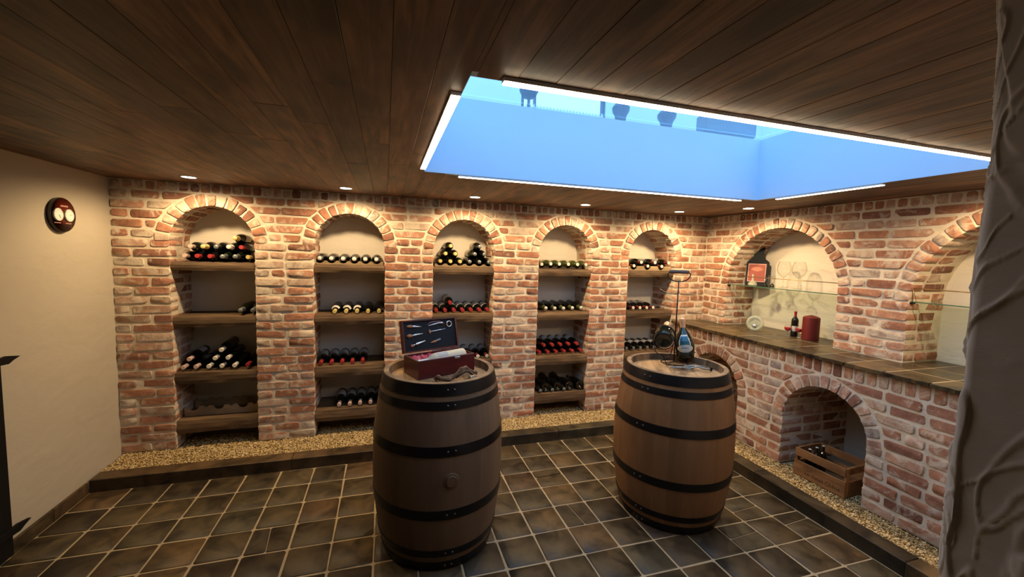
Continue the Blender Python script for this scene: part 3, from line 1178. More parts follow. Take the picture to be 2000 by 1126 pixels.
# ------------------------------------------------------------------ bottles
SHAPES = {
    'bordeaux': dict(prof=[(.0, .010), (.012, .010), (.026, .002), (.034, .0), (.0372, .004), (.0375, .012), (.0375, .188), (.0352, .202), (.028, .216), (.0195, .228), (.0148, .238), (.0140, .250), (.0140, .284), (.0152, .286), (.0152, .296), (.0130, .300), (.0, .300)],
                     cap=[(.0150, .236), (.0146, .252), (.0146, .283), (.0162, .286), (.0162, .297), (.0140, .3012), (.0, .3012)], r=.0375, h=.30, lab=(.050, .150)),
    'burgundy': dict(prof=[(.0, .014), (.014, .014), (.029, .002), (.037, .0), (.0402, .005), (.0405, .014), (.0405, .150), (.0380, .172), (.0310, .196), (.0225, .220), (.0165, .240), (.0145, .256), (.0142, .286), (.0155, .288), (.0155, .294), (.0130, .298), (.0, .298)],
                     cap=[(.0205, .229), (.0172, .242), (.0151, .258), (.0148, .285), (.0163, .288), (.0163, .296), (.0140, .2995), (.0, .2995)], r=.0405, h=.298, lab=(.045, .130)),
    'champagne': dict(prof=[(.0, .022), (.012, .020), (.030, .003), (.039, .0), (.0432, .005), (.0440, .016), (.0440, .140), (.0415, .170), (.0340, .205), (.0250, .240), (.0180, .268), (.0155, .285), (.0155, .302), (.0172, .304), (.0172, .314), (.0150, .318), (.0, .318)],
                      cap=[(.0235, .248), (.0187, .268), (.0162, .286), (.0162, .300), (.0182, .303), (.0182, .316), (.0160, .3195), (.0, .3195)], r=.044, h=.318, lab=(.040, .125)),
    'bulb': dict(prof=[(.0, .022), (.014, .020), (.036, .003), (.046, .0), (.0515, .006), (.0545, .030), (.0585, .075), (.0590, .105), (.0560, .135), (.0480, .165), (.0370, .192), (.0260, .214), (.0190, .232), (.0165, .250), (.0165, .292), (.0190, .295), (.0190, .306), (.0170, .312), (.0, .312)],
                 cap=[(.0176, .236), (.0180, .262), (.0200, .288), (.0212, .293), (.0205, .299), (.0215, .304), (.0200, .312), (.0120, .317), (.0, .318)], r=.059, h=.312, lab=(.06, .10)),
}
for _k in ('prof', 'cap'):
    SHAPES['bulb'][_k] = [(r * (1.08 if r > .022 else 1.0), z * .86) for r, z in SHAPES['bulb'][_k]]
BM = {}


def bottle_meshes(shape, glass, cap, tip, label, lspan, lz):
    key = (shape, glass, cap, tip, label, lspan, lz)
    if key in BM:
        return BM[key]
    s = SHAPES[shape]
    out = []

    def grab(o, nm):
        me = o.data
        bpy.data.objects.remove(o)
        out.append((nm, me))
    mb = MB().lathe(s['prof'], 28)
    grab(mb.build('bottle_glass', M[glass], None, True, math.radians(60)), 'bottle_glass')
    if cap:
        cp = s['cap']
        mb = MB().lathe(cp[:-2], 20)
        mb.f.pop(); mb.r.pop(); mb.mi.pop()
        mb.lathe(cp[-3:], 20, 0, 1)
        grab(mb.build('foil_capsule', [M[cap], M[tip or cap]], None, True, math.radians(60)), 'foil_capsule')
    if label:
        z0, z1 = lz or s['lab']
        a = math.radians(lspan) / 2
        prof = [(s['r'] + .0007, z0 + (z1 - z0) * i / 4) for i in range(5)]
        if lz and z0 > 0.19 and shape == 'bordeaux':      # collar label on the shoulder
            prof = [(.0362, .199), (.0325, .2085), (.0287, .2165), (.0245, .2225)]
        grab(MB().lathe(prof, 24, a0=-a, a1=a).build('paper_label', M[label], None, True), 'paper_label')
    BM[key] = out
    return out


KIND = {  # shape, glass, cap, tip, label, label span, label z, words
    'red': ('bordeaux', 'glassblack', 'capred', None, 'papergrey', 150, None, 'black wine bottle with red capsule'),
    'redw': ('bordeaux', 'glassblack', 'capred', None, 'paper', 230, (.07, .186), 'red-capped wine bottle with white label'),
    'redn': ('bordeaux', 'glassblack', 'capred', None, None, 0, None, 'unlabelled black wine bottle with red capsule'),
    'white': ('bordeaux', 'glassgreen', 'capwhite', None, None, 0, None, 'dark wine bottle with white capsule'),
    'whitel': ('burgundy', 'glassgreen', 'capwhite', None, 'papertan', 180, None, 'dark labelled bottle with white capsule'),
    'pink': ('bordeaux', 'glassblack', 'cappink', None, 'papergrey', 120, None, 'dark bottle with pale pink capsule'),
    'grey': ('burgundy', 'glassgreen', 'capgrey', None, None, 0, None, 'dark green bottle with grey capsule'),
    'yellow': ('bordeaux', 'glassblack', 'capyellow', None, 'papertan', 200, None, 'dark bottle with yellow capsule'),
    'collar': ('bordeaux', 'glassblack', 'capyellow', None, 'paper', 150, (.199, .2225), 'yellow-capped bottle with white collar label'),
    'yplain': ('bordeaux', 'glassblack', 'capyellow', None, None, 0, None, 'plain black bottle with yellow capsule'),
    'olive': ('burgundy', 'glassblack', 'capyellow', None, 'papertan', 220, None, 'olive bottle with pale yellow capsule'),
    'dark': ('burgundy', 'glassblack', 'capdark', 'capgrey', 'papertan', 220, None, 'black bottle with dark capsule'),
    'silver': ('burgundy', 'glassblack', 'capgrey', 'tip', None, 0, None, 'round black bottle with silver cap top'),
    'tan': ('bordeaux', 'glassgreen', 'cappink', None, 'papergrey', 200, None, 'dark bottle with tan capsule'),
    'wine': ('bordeaux', 'glassblack', 'capwine', 'tip', 'papergrey', 170, None, 'black bottle with white-tipped wine-red capsule'),
    'brownw': ('bordeaux', 'glassolive', 'capgreen', 'tip', 'papertan', 150, None, 'olive bottle with white-tipped capsule'),
    'green': ('burgundy', 'glassblack', 'capgreen', 'tip', None, 0, None, 'dark bottle with olive green capsule'),
    'band': ('bordeaux', 'glassblack', 'capdark', 'capgrey', 'paper', 300, (.09, .165), 'black bottle with broad white label band'),
    'champ': ('champagne', 'glassblack', 'capdark', 'capgrey', None, 0, None, 'large black sparkling wine bottle'),
    'small': ('bordeaux', 'glassblack', 'capdark', 'tip', None, 0, None, 'dark bottle'),
}


def bottle(kind, base, axis, label, group, roll=0.0, scale=1.0, name='wine_bottle'):
    sh, gl_, cp, tp, lb, sp, lz, _ = KIND[kind]
    z = Vector(axis).normalized()
    up = Vector((0, 0, 1)) if abs(z.z) < 0.9 else Vector((-0.6, -0.8, 0))
    x = (up - z * up.dot(z)).normalized()
    x = Matrix.Rotation(roll, 3, z) @ x
    y = z.cross(x)
    mt = Matrix((x, y, z)).transposed().to_4x4()
    mt.translation = Vector(base)
    t = bpy.data.objects.new(name, None)
    t.empty_display_size = 0.03
    link(t)
    t.matrix_world = mt @ Matrix.Scale(scale, 4)
    tag(t, label, 'bottle', group)
    for nm, me in bottle_meshes(sh, gl_, cp, tp, lb, sp, lz):
        link(bpy.data.objects.new(nm, me), t)
    return t


RN = {0: '', 1: 'upper row, ', 2: 'top row, '}


def lay(ni, si, rows, lift=0.0, ytip=0.408, ybase=None):
    """rows: list of lists of (x, zcap, kind[, dx]); necks towards the room"""
    shelf_w = f'{SN[si]} shelf, {NN[ni]}'
    for ri, row in enumerate(rows):
        for bi, e in enumerate(row):
            x, zc, kind = e[:3]
            dx = e[3] if len(e) > 3 else 0.0
            s = SHAPES[KIND[kind][0]]
            r = s['r']
            if ri == 0:
                zb = SHELF_Z[si] + r + 0.001 + lift
            else:
                zb = SHELF_Z[si] + SHAPES['bordeaux'][
                    'r'] + lift + 0.001 + ri * 0.066 + (r - .0375) * 2
            zt = max(zc, SHELF_Z[si] + 0.0175)
            y1 = ytip + random.uniform(-0.004, 0.004)
            dz = zt - zb
            L = math.sqrt(max(s['h'] ** 2 - dz * dz - dx * dx, 0.01))
            base = (x + dx, y1 + L, zb)
            w = KIND[kind][7]
            rowtxt = RN[ri] if ri else ('lower row, ' if len(rows) > 1 else '')
            if len(row) == 1:
                lab = f'{w}, alone in {rowtxt}{shelf_w}' if rowtxt else f'{w}, {shelf_w}'
            else:
                lab = f'{w}, {ORD[bi]} from left, {rowtxt}{shelf_w}'
            bottle(kind, base, (-dx, -L, dz), lab, f'bottles on the {SN[si]} shelf of the {NN[ni]}', random.uniform(-0.35, 0.35))


R_ = .0375
lay(0, 0, [[(-0.491, 1.532, 'pink'), (-0.410, 1.532, 'red'), (-0.329, 1.532, 'red'), (-0.248, 1.532, 'grey'), (-0.165, 1.534, 'grey'), (-0.078, 1.532, 'yellow')],
           [(-0.452, 1.603, 'tan'), (-0.370, 1.604, 'olive'), (-0.288, 1.604, 'dark'), (-0.206, 1.606, 'whitel'), (-0.121, 1.606, 'redn')],
           [(-0.164, 1.674, 'olive')]])
lay(0, 1, [[(-0.139, 1.120, 'grey'), (-0.054, 1.120, 'grey')]])
lay(0, 2, [[(-0.522, 0.690, 'pink'), (-0.440, 0.692, 'pink'), (-0.358, 0.690, 'white'), (-0.272, 0.690, 'white'), (-0.186, 0.690, 'white'), (-0.096, 0.692, 'redn')],
           [(-0.482, 0.752, 'pink'), (-0.315, 0.752, 'white'), (-0.229, 0.752, 'white')],
           [(-0.272, 0.815, 'white')]])
lay(1, 0, [[(0.425, 1.537, 'silver'), (0.512, 1.537, 'silver'), (0.600, 1.537, 'silver'), (0.686, 1.537, 'silver'), (0.773, 1.537, 'silver'), (0.861, 1.537, 'silver')]], 0.008)
lay(1, 1, [[(0.535, 1.103, 'collar'), (0.622, 1.103, 'collar'), (0.707, 1.103, 'collar'), (0.794, 1.100, 'yplain'), (0.882, 1.100, 'yplain')]])
lay(1, 2, [[(0.427, 0.678, 'red'), (0.508, 0.678, 'red'), (0.590, 0.678, 'red'), (0.670, 0.678, 'red'), (0.752, 0.680, 'red')]])
lay(1, 3, [[(0.566, 0.315, 'tan'), (0.649, 0.315, 'tan'), (0.731, 0.318, 'tan'), (0.815, 0.318, 'tan'), (0.886, 0.318, 'tan')]])
lay(2, 0, [[(1.392, 1.537, 'yellow'), (1.480, 1.537, 'yellow'), (1.566, 1.537, 'yellow'), (1.652, 1.537, 'dark'), (1.740, 1.537, 'dark'), (1.827, 1.537, 'dark')],
           [(1.437, 1.604, 'yellow'), (1.523, 1.604, 'yellow'), (1.697, 1.606, 'dark'), (1.784, 1.606, 'dark')],
           [(1.480, 1.672, 'yellow'), (1.741, 1.674, 'dark')]], 0.008)
lay(2, 1, [[(1.363 + .0778 * i, 1.102, 'redw') for i in range(7)],
           [(1.485, 1.168, 'redw')]])
lay(2, 2, [[(1.494 + .084 * i, 0.676, 'wine') for i in range(5)]])
lay(3, 0, [[(2.340, 1.530, 'brownw'), (2.430, 1.536, 'brownw'), (2.520, 1.536, 'brownw'), (2.615, 1.536, 'brownw'), (2.710, 1.536, 'brownw'), (2.798, 1.536, 'brownw')]], 0.006)
lay(3, 1, [[(2.397, 1.114, 'green'), (2.489, 1.112, 'green'), (2.582, 1.110, 'green'), (2.675, 1.113, 'green'), (2.768, 1.114, 'green')]])
lay(3, 2, [[(2.352, 0.686, 'red'), (2.438, 0.686, 'red'), (2.524, 0.686, 'red'), (2.610, 0.686, 'red'), (2.696, 0.686, 'red'), (2.790, 0.688, 'red')],
           [(2.395, 0.754, 'red'), (2.481, 0.754, 'red'), (2.567, 0.754, 'red'), (2.653, 0.756, 'red'), (2.743, 0.756, 'red')]])
lay(4, 0, [[(3.340, 1.536, 'wine'), (3.504, 1.536, 'wine'), (3.668, 1.536, 'wine')]], 0.006)
for i, x in enumerate((3.422, 3.586, 3.750)):
    bottle('wine', (x, .408 + .30, SHELF_Z[0] + .0375 + .047), (0, -1, 0), f'black bottle with wine-red capsule, {ORD[i]} from left, raised row, top shelf, rightmost niche', 'bottles on the top shelf of the rightmost niche', .1)
lay(4, 1, [[(3.355, 1.108, 'wine'), (3.435, 1.108, 'wine'), (3.515, 1.108, 'wine'), (3.596, 1.108, 'wine')]])
lay(4, 2, [[(3.305 + .082 * i, 0.690, 'band') for i in range(6)]])
# big bottles lying head to tail
for i, x in enumerate((2.428, 2.552, 2.676, 2.792)):
    bottle('champ', (x, .405, SHELF_Z[3] + .046), (0, 1, 0), f'large black bottle with its base to the room, {ORD[i]} from left, bottom shelf, fourth niche', 'head to tail bottles on the bottom shelf of the fourth niche', 0.4)
for i, x in enumerate((2.366, 2.490, 2.614)):
    bottle('champ', (x, .404 + .302, SHELF_Z[3] + .072), (0, -.31, -.050), f'large black bottle with its neck to the room, {ORD[i]} from left, fourth niche', 'head to tail bottles on the bottom shelf of the fourth niche', 0.2)


def cradle(ni, si, cuts, z0, h, x0, x1, mat, label, y_front=0.425, smalls=()):
    t = empty('bottle_cradle', ((x0 + x1) / 2, (y_front + NB) / 2, SHELF_Z[si] + 0.0005), label=label, cat='bottle rack', group='scalloped bottle cradles')
    ox = (x0 + x1) / 2
    oy = (y_front + NB) / 2
    zb = 0.0
    for y, nm in ((y_front, 'front_board'), (NB - 0.05, 'back_board')):
        n = 90
        top = []
        for i in range(n + 1):
            x = x0 + (x1 - x0) * i / n
            zt = h
            for (cx, cz, r) in cuts:
                if abs(x - cx) < r:
                    zt = min(zt, cz - SHELF_Z[si] - math.sqrt(r * r - (x - cx) ** 2))
            top.append((x - ox, max(zt, 0.006)))
        mb = MB()
        for (p, q) in zip(top, top[1:]):
            mb.prism([(p[0], zb), (q[0], zb), (q[0], q[1]), (p[0], p[1])], -0.006, 0.006, lambda s, z, nn, y=y: Vector((s, y - oy - nn, z)))
        bm = bmesh.new()
        for v in mb.v:
            bm.verts.new(v)
        bm.verts.ensure_lookup_table()
        for f in mb.f:
            try:
                bm.faces.new([bm.verts[i] for i in f])
            except Exception:
                pass
        bmesh.ops.remove_doubles(bm, verts=bm.verts, dist=1e-5)
        me = bpy.data.meshes.new(nm)
        bm.to_mesh(me)
        bm.free()
        me.materials.append(mat)
        link(bpy.data.objects.new(nm, me), t)
    return t


cradle(0, 3, [(-0.488, .292 + .077, .038), (-0.318, .292 + .077, .038), (-0.153, .292 + .077, .038), (-0.403, .292 + .077, .017), (-0.235, .292 + .077, .017), (-0.07, .292 + .077, .017)], 0, 0.072, -0.545, -0.035, M['cradle'],
       'empty pale wooden cradle with scalloped boards on the lowest left shelf', 0.47)
cradle(1, 0, [(x, SHELF_Z[0] + .0505, .0412) for x in (0.425, 0.512, 0.600, 0.686, 0.773, 0.861)], 0, 0.030, 0.40, 0.915, M['cradle'], 'pale wooden cradle under the six round bottles in the second niche')
cradle(2, 0, [(x, SHELF_Z[0] + .0475, .0382) for x in (1.392, 1.480, 1.566)] + [(x, SHELF_Z[0] + .0505, .0412) for x in (1.652, 1.740, 1.827)], 0, 0.026, 1.345, 1.865, M['cradle'], 'pale wooden cradle under the two bottle pyramids in the middle niche')
cradle(3, 0, [(x, SHELF_Z[0] + .0445, .0382) for x in (2.340, 2.430, 2.520, 2.615, 2.710, 2.798)], 0, 0.022, 2.305, 2.76, M['darkcradle'], 'dark wooden cradle under the white-tipped bottles in the fourth niche')
cradle(4, 0, [(x, SHELF_Z[0] + .0445, .0382) for x in (3.340, 3.504, 3.668)], 0, 0.046, 3.262, 3.79, M['cradle'], 'pale wooden cradle under the two tiers of bottles in the rightmost niche')

# ------------------------------------------------------------------ barrels
def barrel(x, y, rt, rb, H, mats, label, rot, bung):
    t = empty('wine_barrel', (x, y, 0.0005), (0, 0, rot), label, 'barrel', 'oak wine barrels')

    def R(z):
        s = (z / H - .5) * 2
        return rb - (rb - rt) * (abs(s) ** 2.15)
    ns, nz = 26, 18
    for i in range(ns):
        a0, a1 = 2 * math.pi * i / ns, 2 * math.pi * (i + 1) / ns
        v, f = [], []
        sub = 3
        for k in range(nz + 1):
            z = H * k / nz
            for q in range(sub + 1):
                a = a0 + (a1 - a0) * q / sub
                e = -0.0003 if q in (0, sub) else 0
                v.append(((R(z) + e) * math.cos(a), (R(z) + e) * math.sin(a), z))
        for k in range(nz):
            for q in range(sub):
                b = k * (sub + 1) + q
                f.append((b, b + 1, b + sub + 2, b + sub + 1))
        # chime: top edge and inner side
        o = len(v)
        th, dp = 0.026, 0.05
        for (rr, z) in ((R(H) - th, H), (R(H) - th - 0.006, H - dp)):
            for q in range(sub + 1):
                a = a0 + (a1 - a0) * q / sub
                v.append((rr * math.cos(a), rr * math.sin(a), z))
        top = nz * (sub + 1)
        for q in range(sub):
            f.append((top + q, top + q + 1, o + q + 1, o + q))
            f.append((o + q, o + q + 1, o + sub + 2 + q, o + sub + 1 + q))
        mb = MB()
        nf = nz * sub
        mb.add(v, f, random.random())
        mb.mi = [0] * nf + [1] * (len(f) - nf)
        mb.build('stave', [mats[0], M['rim']], t, True, math.radians(40))
    hz = H - 0.042
    rh = rt - 0.030
    nb = 7
    w = 2 * rh / nb
    for i in range(nb):
        a, b = -rh + i * w, -rh + (i + 1) * w
        pl = []
        n = 8
        for q in range(n + 1):
            yy = a + 0.0006 + (b - a - 0.0012) * q / n
            pl.append((math.sqrt(max(rh * rh - yy * yy, 0)), yy))
        poly = [(p[0], p[1]) for p in pl] + [(-p[0], p[1]) for p in reversed(pl)]
        MB().prism(poly, -0.012, random.uniform(-0.0006, 0.0006), lambda s, z, nn: Vector((s, z, hz + nn)), random.random()).build('head_board', M['head'], t)
    for (za, zb) in ((.938, .998), (.872, .912), (.640, .692), (.308, .360), (.088, .128), (.002, .055)):
        z0, z1 = za * H, zb * H
        pr = []
        for q in range(5):
            z = z0 + (z1 - z0) * q / 4
            pr.append((R(z) + 0.0035, z))
        pr = [(R(z0) - 0.001, z0)] + pr + [(R(z1) - 0.001, z1)]
        mb = MB().lathe(pr, 72)
        mb.f = mb.f[:72 * (len(pr) - 1)]
        mb.r = mb.r[:len(mb.f)]
        mb.mi = mb.mi[:len(mb.f)]
        h = mb.build('hoop', M['iron'], t, True, math.radians(40))
        for da in (-0.055, 0.055):
            zc = (z0 + z1) / 2
            mt = Matrix.Rotation(bung + 0.02 + da, 4, 'Z') @ Matrix.Translation((R(zc) + 0.003, 0, zc)) @ Matrix.Rotation(math.pi / 2, 4, 'Y')
            MB().lathe([(.0065, 0), (.006, .0025), (.003, .0045), (0.0001, .005)], 10, mat=mt).build('rivet', M['rivet'], h, True)
    return t, R


BL, RL = barrel(1.229, -0.937, 0.300, 0.357, 0.970, [M['stave']], 'dark oak wine barrel standing in front, carrying the open red wine box', 0.3, 0)
BR, RR = barrel(2.722, -1.045, 0.302, 0.366, 0.945, [M['stave2']], 'warm brown oak wine barrel near the corner, carrying the bottle holder', 1.1, 2.4)
# turn the rivets and the bung of the front barrel towards the viewer
ang = math.atan2(CAM.y - (-0.937), CAM.x - 1.229) + 0.16
BL.rotation_euler.z = ang
zb = 0.50
mt = Matrix.Rotation(0.02, 4, 'Z') @ Matrix.Translation((RL(zb) - 0.004, 0, zb)) @ Matrix.Rotation(math.pi / 2, 4, 'Y')
bg_ = MB()
bg_.lathe([(.040, .002), (.038, .007), (.031, .009), (.029, .006), (.027, .016), (.0001, .017)], 14, mat=mt)
o = bg_.build('bung', M['stave'], BL, True, .6)
o['label'] = 'round wooden bung in the belly of the barrel'

# ------------------------------------------------------------------ red wine box with tools on the front barrel
BZ = 0.970 - 0.042 + 0.0015
ba = math.radians(22.5)
Lb, Db, Hb = 0.358, 0.178, 0.102
box = empty('wine_gift_box', (1.104, -1.028, BZ), (0, 0, ba), 'open dark red lacquered wine gift box with tools in its lid', 'gift box')
th = 0.009
for nm, a, b in (('box_front', (0, 0, 0), (Lb, th, Hb)), ('box_back', (0, Db - th, 0), (Lb, Db, Hb)), ('box_side', (0, th, 0), (th, Db - th, Hb)), ('box_side', (Lb - th, th, 0), (Lb, Db - th, Hb)), ('box_floor', (th, th, 0), (Lb - th, Db - th, th))):
    MB().box(a, b, 0.3, 0, 0.0015).build(nm, M['redbox'], box)
MB().box((Lb * .62, -0.003, Hb - 0.016), (Lb * .72, 0.0, Hb - 0.004), 0, 0, 0.001).build('clasp', M['steel'], box)
# satin lining: a crumpled sheet
nx, ny = 60, 30
v, f = [], []
for j in range(ny + 1):
    for i in range(nx + 1):
        x = th + .001 + (Lb - 2 * th - .002) * i / nx
        y = th + .001 + (Db - 2 * th - .002) * j / ny
        e = min(x - th, Lb - th - x, y - th, Db - th - y) / 0.05
        e = max(0.0, min(1.0, e))
        q = Vector((x * 34, y * 20, 1.7))
        z = Hb - 0.010 - 0.030 * e + 0.016 * noise.noise(q) * (0.3 + e) + 0.012 * abs(noise.noise(q * 2.1)) - 0.005
        v.append((x, y, min(z, Hb + 0.012)))
for j in range(ny):
    for i in range(nx):
        b = j * (nx + 1) + i
        f.append((b, b + 1, b + nx + 2, b + nx + 1))
MB().add(v, f).build('satin_lining', M['satin'], box, True)
# lid
tilt = math.radians(14)
LH = 0.186


def lidp(u, w, n):        # u along box, w up the lid, n out of the lid towards the viewer
    return Vector((u, Db - 0.004 + math.sin(tilt) * w - math.cos(tilt) * n + 0.030, Hb - 0.002 + math.cos(tilt) * w + math.sin(tilt) * n))


lb = MB()


def lbox(mb, u0, u1, w0, w1, n0, n1, mi=0):
    c = [lidp(u, w, n) for n in (n0, n1) for w in (w0, w1) for u in (u0, u1)]
    mb.add(c, [(0, 2, 3, 1), (4, 5, 7, 6), (0, 1, 5, 4), (2, 6, 7, 3), (0, 4, 6, 2), (1, 3, 7, 5)], 0.3, mi)
    return mb


lbox(lb, 0, Lb, 0, LH, 0, 0.008)
lbox(lb, 0, Lb, 0, th, 0.008, 0.034)
lbox(lb, 0, Lb, LH - th, LH, 0.008, 0.034)
lbox(lb, 0, th, th, LH - th, 0.008, 0.034)
lbox(lb, Lb - th, Lb, th, LH - th, 0.008, 0.034)
lidm = lb.build('box_lid', M['redbox'], box)
lbox(MB(), th, Lb - th, th, LH - th, 0.010, 0.024).build('foam_panel', M['velvet'], lidm)
UL = Lb - 2 * th
WL = LH - 2 * th


def lp(u, w, n=0.026):
    return lidp(th + u * UL, th + (1 - w) * WL, n)


def tool(name, pts, rad, mat, label, mi_pts=None):
    o = MB().tube([lp(*p) for p in pts], rad, 12).build(name, mat, lidm, True, .8)
    o['label'] = label
    return o


# black finger recesses
rc = MB()
for (u, w, r) in ((.245, .10, .010), (.245, .25, .010), (.245, .40, .010), (.245, .55, .010), (.25, .72, .010), (.25, .86, .010), (.60, .22, .010), (.60, .34, .010), (.60, .46, .010), (.58, .66, .010), (.875, .06, .010), (.83, .52, .011)):
    mt = Matrix.Translation(lp(u, w, 0.0243)) @ Matrix.Rotation(math.pi / 2 - tilt, 4, 'X')
    rc.lathe([(.0001, .0005), (r, .0005), (r, -.0005)], 14, mat=mt)
rc.build('finger_recess', M['black'], lidm)
WD, ST = M['toolwood'], M['steel']
tool('stopper_grip', [(.06, .155), (.09, .155), (.13, .16), (.17, .165)], [.001, .0075, .0095, .006], WD, 'pointed wooden stopper grip')
tool('stopper_tip', [(.17, .165), (.20, .17), (.24, .18), (.29, .19), (.34, .195)], [.006, .008, .006, .004, .001], ST, 'metal bottle stopper tip')
tool('stopper_grip', [(.045, .48), (.065, .48), (.10, .48), (.14, .475), (.165, .475)], [.002, .009, .0115, .008, .004], WD, 'round wooden stopper grip')
tool('stopper_tip', [(.165, .475), (.20, .465), (.24, .455), (.30, .45), (.35, .445)], [.004, .008, .006, .004, .001], ST, 'metal bottle stopper tip')
tool('stopper_grip', [(.10, .835), (.115, .83), (.14, .82), (.165, .81)], [.003, .0085, .009, .005], WD, 'ball shaped wooden stopper grip')
tool('stopper_tip', [(.165, .81), (.19, .79), (.20, .785), (.30, .74), (.38, .70)], [.004, .004, .010, .007, .003], ST, 'silver conical pourer')
tool('corkscrew_handle', [(.45, .17), (.50, .10), (.58, .07), (.68, .08), (.76, .12)], [.003, .007, .008, .008, .006], M['redbox'], 'curved dark red corkscrew handle')
tool('corkscrew_lever', [(.47, .19), (.53, .17), (.60, .15), (.68, .12), (.74, .13), (.77, .16)], [.002, .003, .005, .007, .008, .004], ST, 'steel corkscrew lever')
tool('thermometer_grip', [(.475, .33), (.48, .40), (.488, .47)], [.005, .007, .005], WD, 'small wooden T grip')
tool('thermometer_rod', [(.49, .40), (.58, .39), (.68, .375), (.80, .355)], [.002, .0035, .003, .0015], ST, 'slim steel rod')
tool('pourer_grip', [(.475, .80), (.52, .78), (.56, .765), (.60, .745)], [.001, .006, .008, .005], WD, 'wooden pourer grip')
tool('pourer_tip', [(.60, .745), (.63, .73), (.68, .70)], [.005, .007, .005], M['capgrey'], 'dark metal pourer tip')
mt = Matrix.Translation(lp(.885, .19, 0.026)) @ Matrix.Rotation(math.pi / 2 - tilt, 4, 'X')
MB().tube([mt @ Vector((.0165 * math.cos(a), .0165 * math.sin(a), 0)) for a in [2 * math.pi * i / 24 for i in range(24)]], .0042, 8, closed=True).build('drip_ring', ST, lidm, True)
MB().lathe([(.0001, .001), (.0145, .001)], 20, mat=mt).build('ring_recess', M['black'], lidm)
lbox(MB(), Lb * .80, Lb * .92, LH * .28, LH * .285, .024, .0255).build('foil_cutter_slot', M['black'], lidm)
# cream bottle lying in the box
KIND['cream'] = ('bordeaux', 'papertan', 'capwhite', None, 'papergrey', 170, (.12, .185), '')
ca, sa = math.cos(ba), math.sin(ba)
bx, by = 1.104 + ca * (Lb - .022) - sa * (Db * .47), -1.028 + sa * (Lb - .022) + ca * (Db * .47)
bottle('cream', (bx, by, BZ + Hb - 0.022), (-ca, -sa, -0.03), 'cream coloured bottle with grey label lying in the open red box', None, 0.5)

# twisted vine root in front of the box
rt = empty('vine_root', (1.30, -1.055, BZ + 0.0), label='twisted piece of brown vine root beside the red box', cat='driftwood')
rp = [(-.115, .012, .012), (-.10, .006, .028), (-.085, -.004, .014), (-.05, -.008, .010), (-.02, 0, .014), (.01, .004, .028), (.035, .006, .052), (.06, .012, .055), (.085, .02, .036), (.115, .026, .020), (.14, .03, .010)]
P = []
for a, b in zip(rp, rp[1:]):
    for q in range(5):
        P.append(Vector(a).lerp(Vector(b), q / 5))
rot = Matrix.Rotation(math.radians(14), 3, 'Z')
Pr = [rot @ (p + Vector((0, .004 * noise.noise(p * 60), .004 * noise.noise(p * 70 + Vector((5, 2, 1)))))) for p in P]
MB().tube(Pr, [max(.006, .0115 + .006 * noise.noise(p * 90)) for p in P], 9, 0.2).build('root_stem', M['root'], rt, True)
P2 = [rot @ Vector(p) for p in ((.0, .0, .012), (.02, -.012, .030), (.045, -.014, .045), (.07, -.004, .040), (.10, .004, .018), (.12, .0, .008))]
MB().tube(P2, [.006, .008, .009, .008, .007, .003], 8, 0.7).build('root_branch', M['root'], rt, True)
P3 = [rot @ Vector(p) for p in ((-.10, .004, .020), (-.112, -.004, .034), (-.105, -.008, .040))]
MB().tube(P3, [.007, .006, .002], 8, 0.4).build('root_branch', M['root'], rt, True)
ck = MB().lathe([(.0105, 0), (.011, .002), (.011, .042), (.0105, .044)], 14, mat=Matrix.Translation((1.372, -1.072, BZ + .0115)) @ Matrix.Rotation(0.5, 4, 'Z') @ Matrix.Rotation(math.pi / 2, 4, 'Y'))
tag(ck.build('bottle_cork', M['cradle'], None, True, .6), 'pale cork lying under the vine root on the barrel', 'cork')

# ------------------------------------------------------------------ wire bottle holder on the corner barrel
RZ = 0.945 - 0.042 + 0.0015
rx, ry = 2.846, -0.872
rk = empty('bottle_holder', (rx, ry, RZ), label='dark wire bottle holder with tall rod and grey grip on the corner barrel', cat='bottle holder')
W = M['wire']


def circle(c, r, nrm, n=32):
    nrm = Vector(nrm).normalized()
    x = nrm.orthogonal().normalized()
    y = nrm.cross(x)
    return [Vector(c) + (x * math.cos(2 * math.pi * i / n) + y * math.sin(2 * math.pi * i / n)) * r for i in range(n)]


MB().tube(circle((-.01, -.02, .004), .088, (0, 0, 1)), .0035, 8, closed=True).build('base_ring', W, rk, True)
MB().tube([(-.098, -.02, .004), (0, 0, .004), (.078, -.02, .004)], .003, 6).build('base_bar', W, rk, True)
MB().tube([(0, 0, .004), (0, 0, .30), (0, 0, .555)], .0042, 8).build('rod', W, rk, True)
rv = Vector((math.cos(YAW + .25), -math.sin(YAW + .25), 0))
hd = [rv * (.072 * math.cos(a)) + Vector((0, 0, .608 + .052 * math.sin(a))) for a in [math.pi + math.pi * i / 16 for i in range(17)]]
MB().tube([rv * -.062 + Vector((0, 0, .622))] + hd + [rv * .062 + Vector((0, 0, .622))], .0038, 8).build('handle_bow', W, rk, True)
MB().tube([rv * -.064 + Vector((0, 0, .624)), rv * -.05 + Vector((0, 0, .624)), rv * .05 + Vector((0, 0, .624)), rv * .064 + Vector((0, 0, .624))], [.010, .0125, .0125, .010], 12).build('grip', M['grip'], rk, True, .8)
for s in (-1, 1):
    MB().tube([rv * s * .006 + Vector((0, 0, .478)), rv * s * .070 + Vector((0, 0, .476)), rv * s * .10 + Vector((0, 0, .490)), rv * s * .118 + Vector((0, 0, .503))], .0028, 6).build('glass_hook', M['brass'], rk, True)
    MB().tube([rv * s * .016 + Vector((0, 0, .478)), rv * s * .018 + Vector((0, 0, .468))], .0028, 6).build('glass_hook_pin', M['brass'], rk, True)
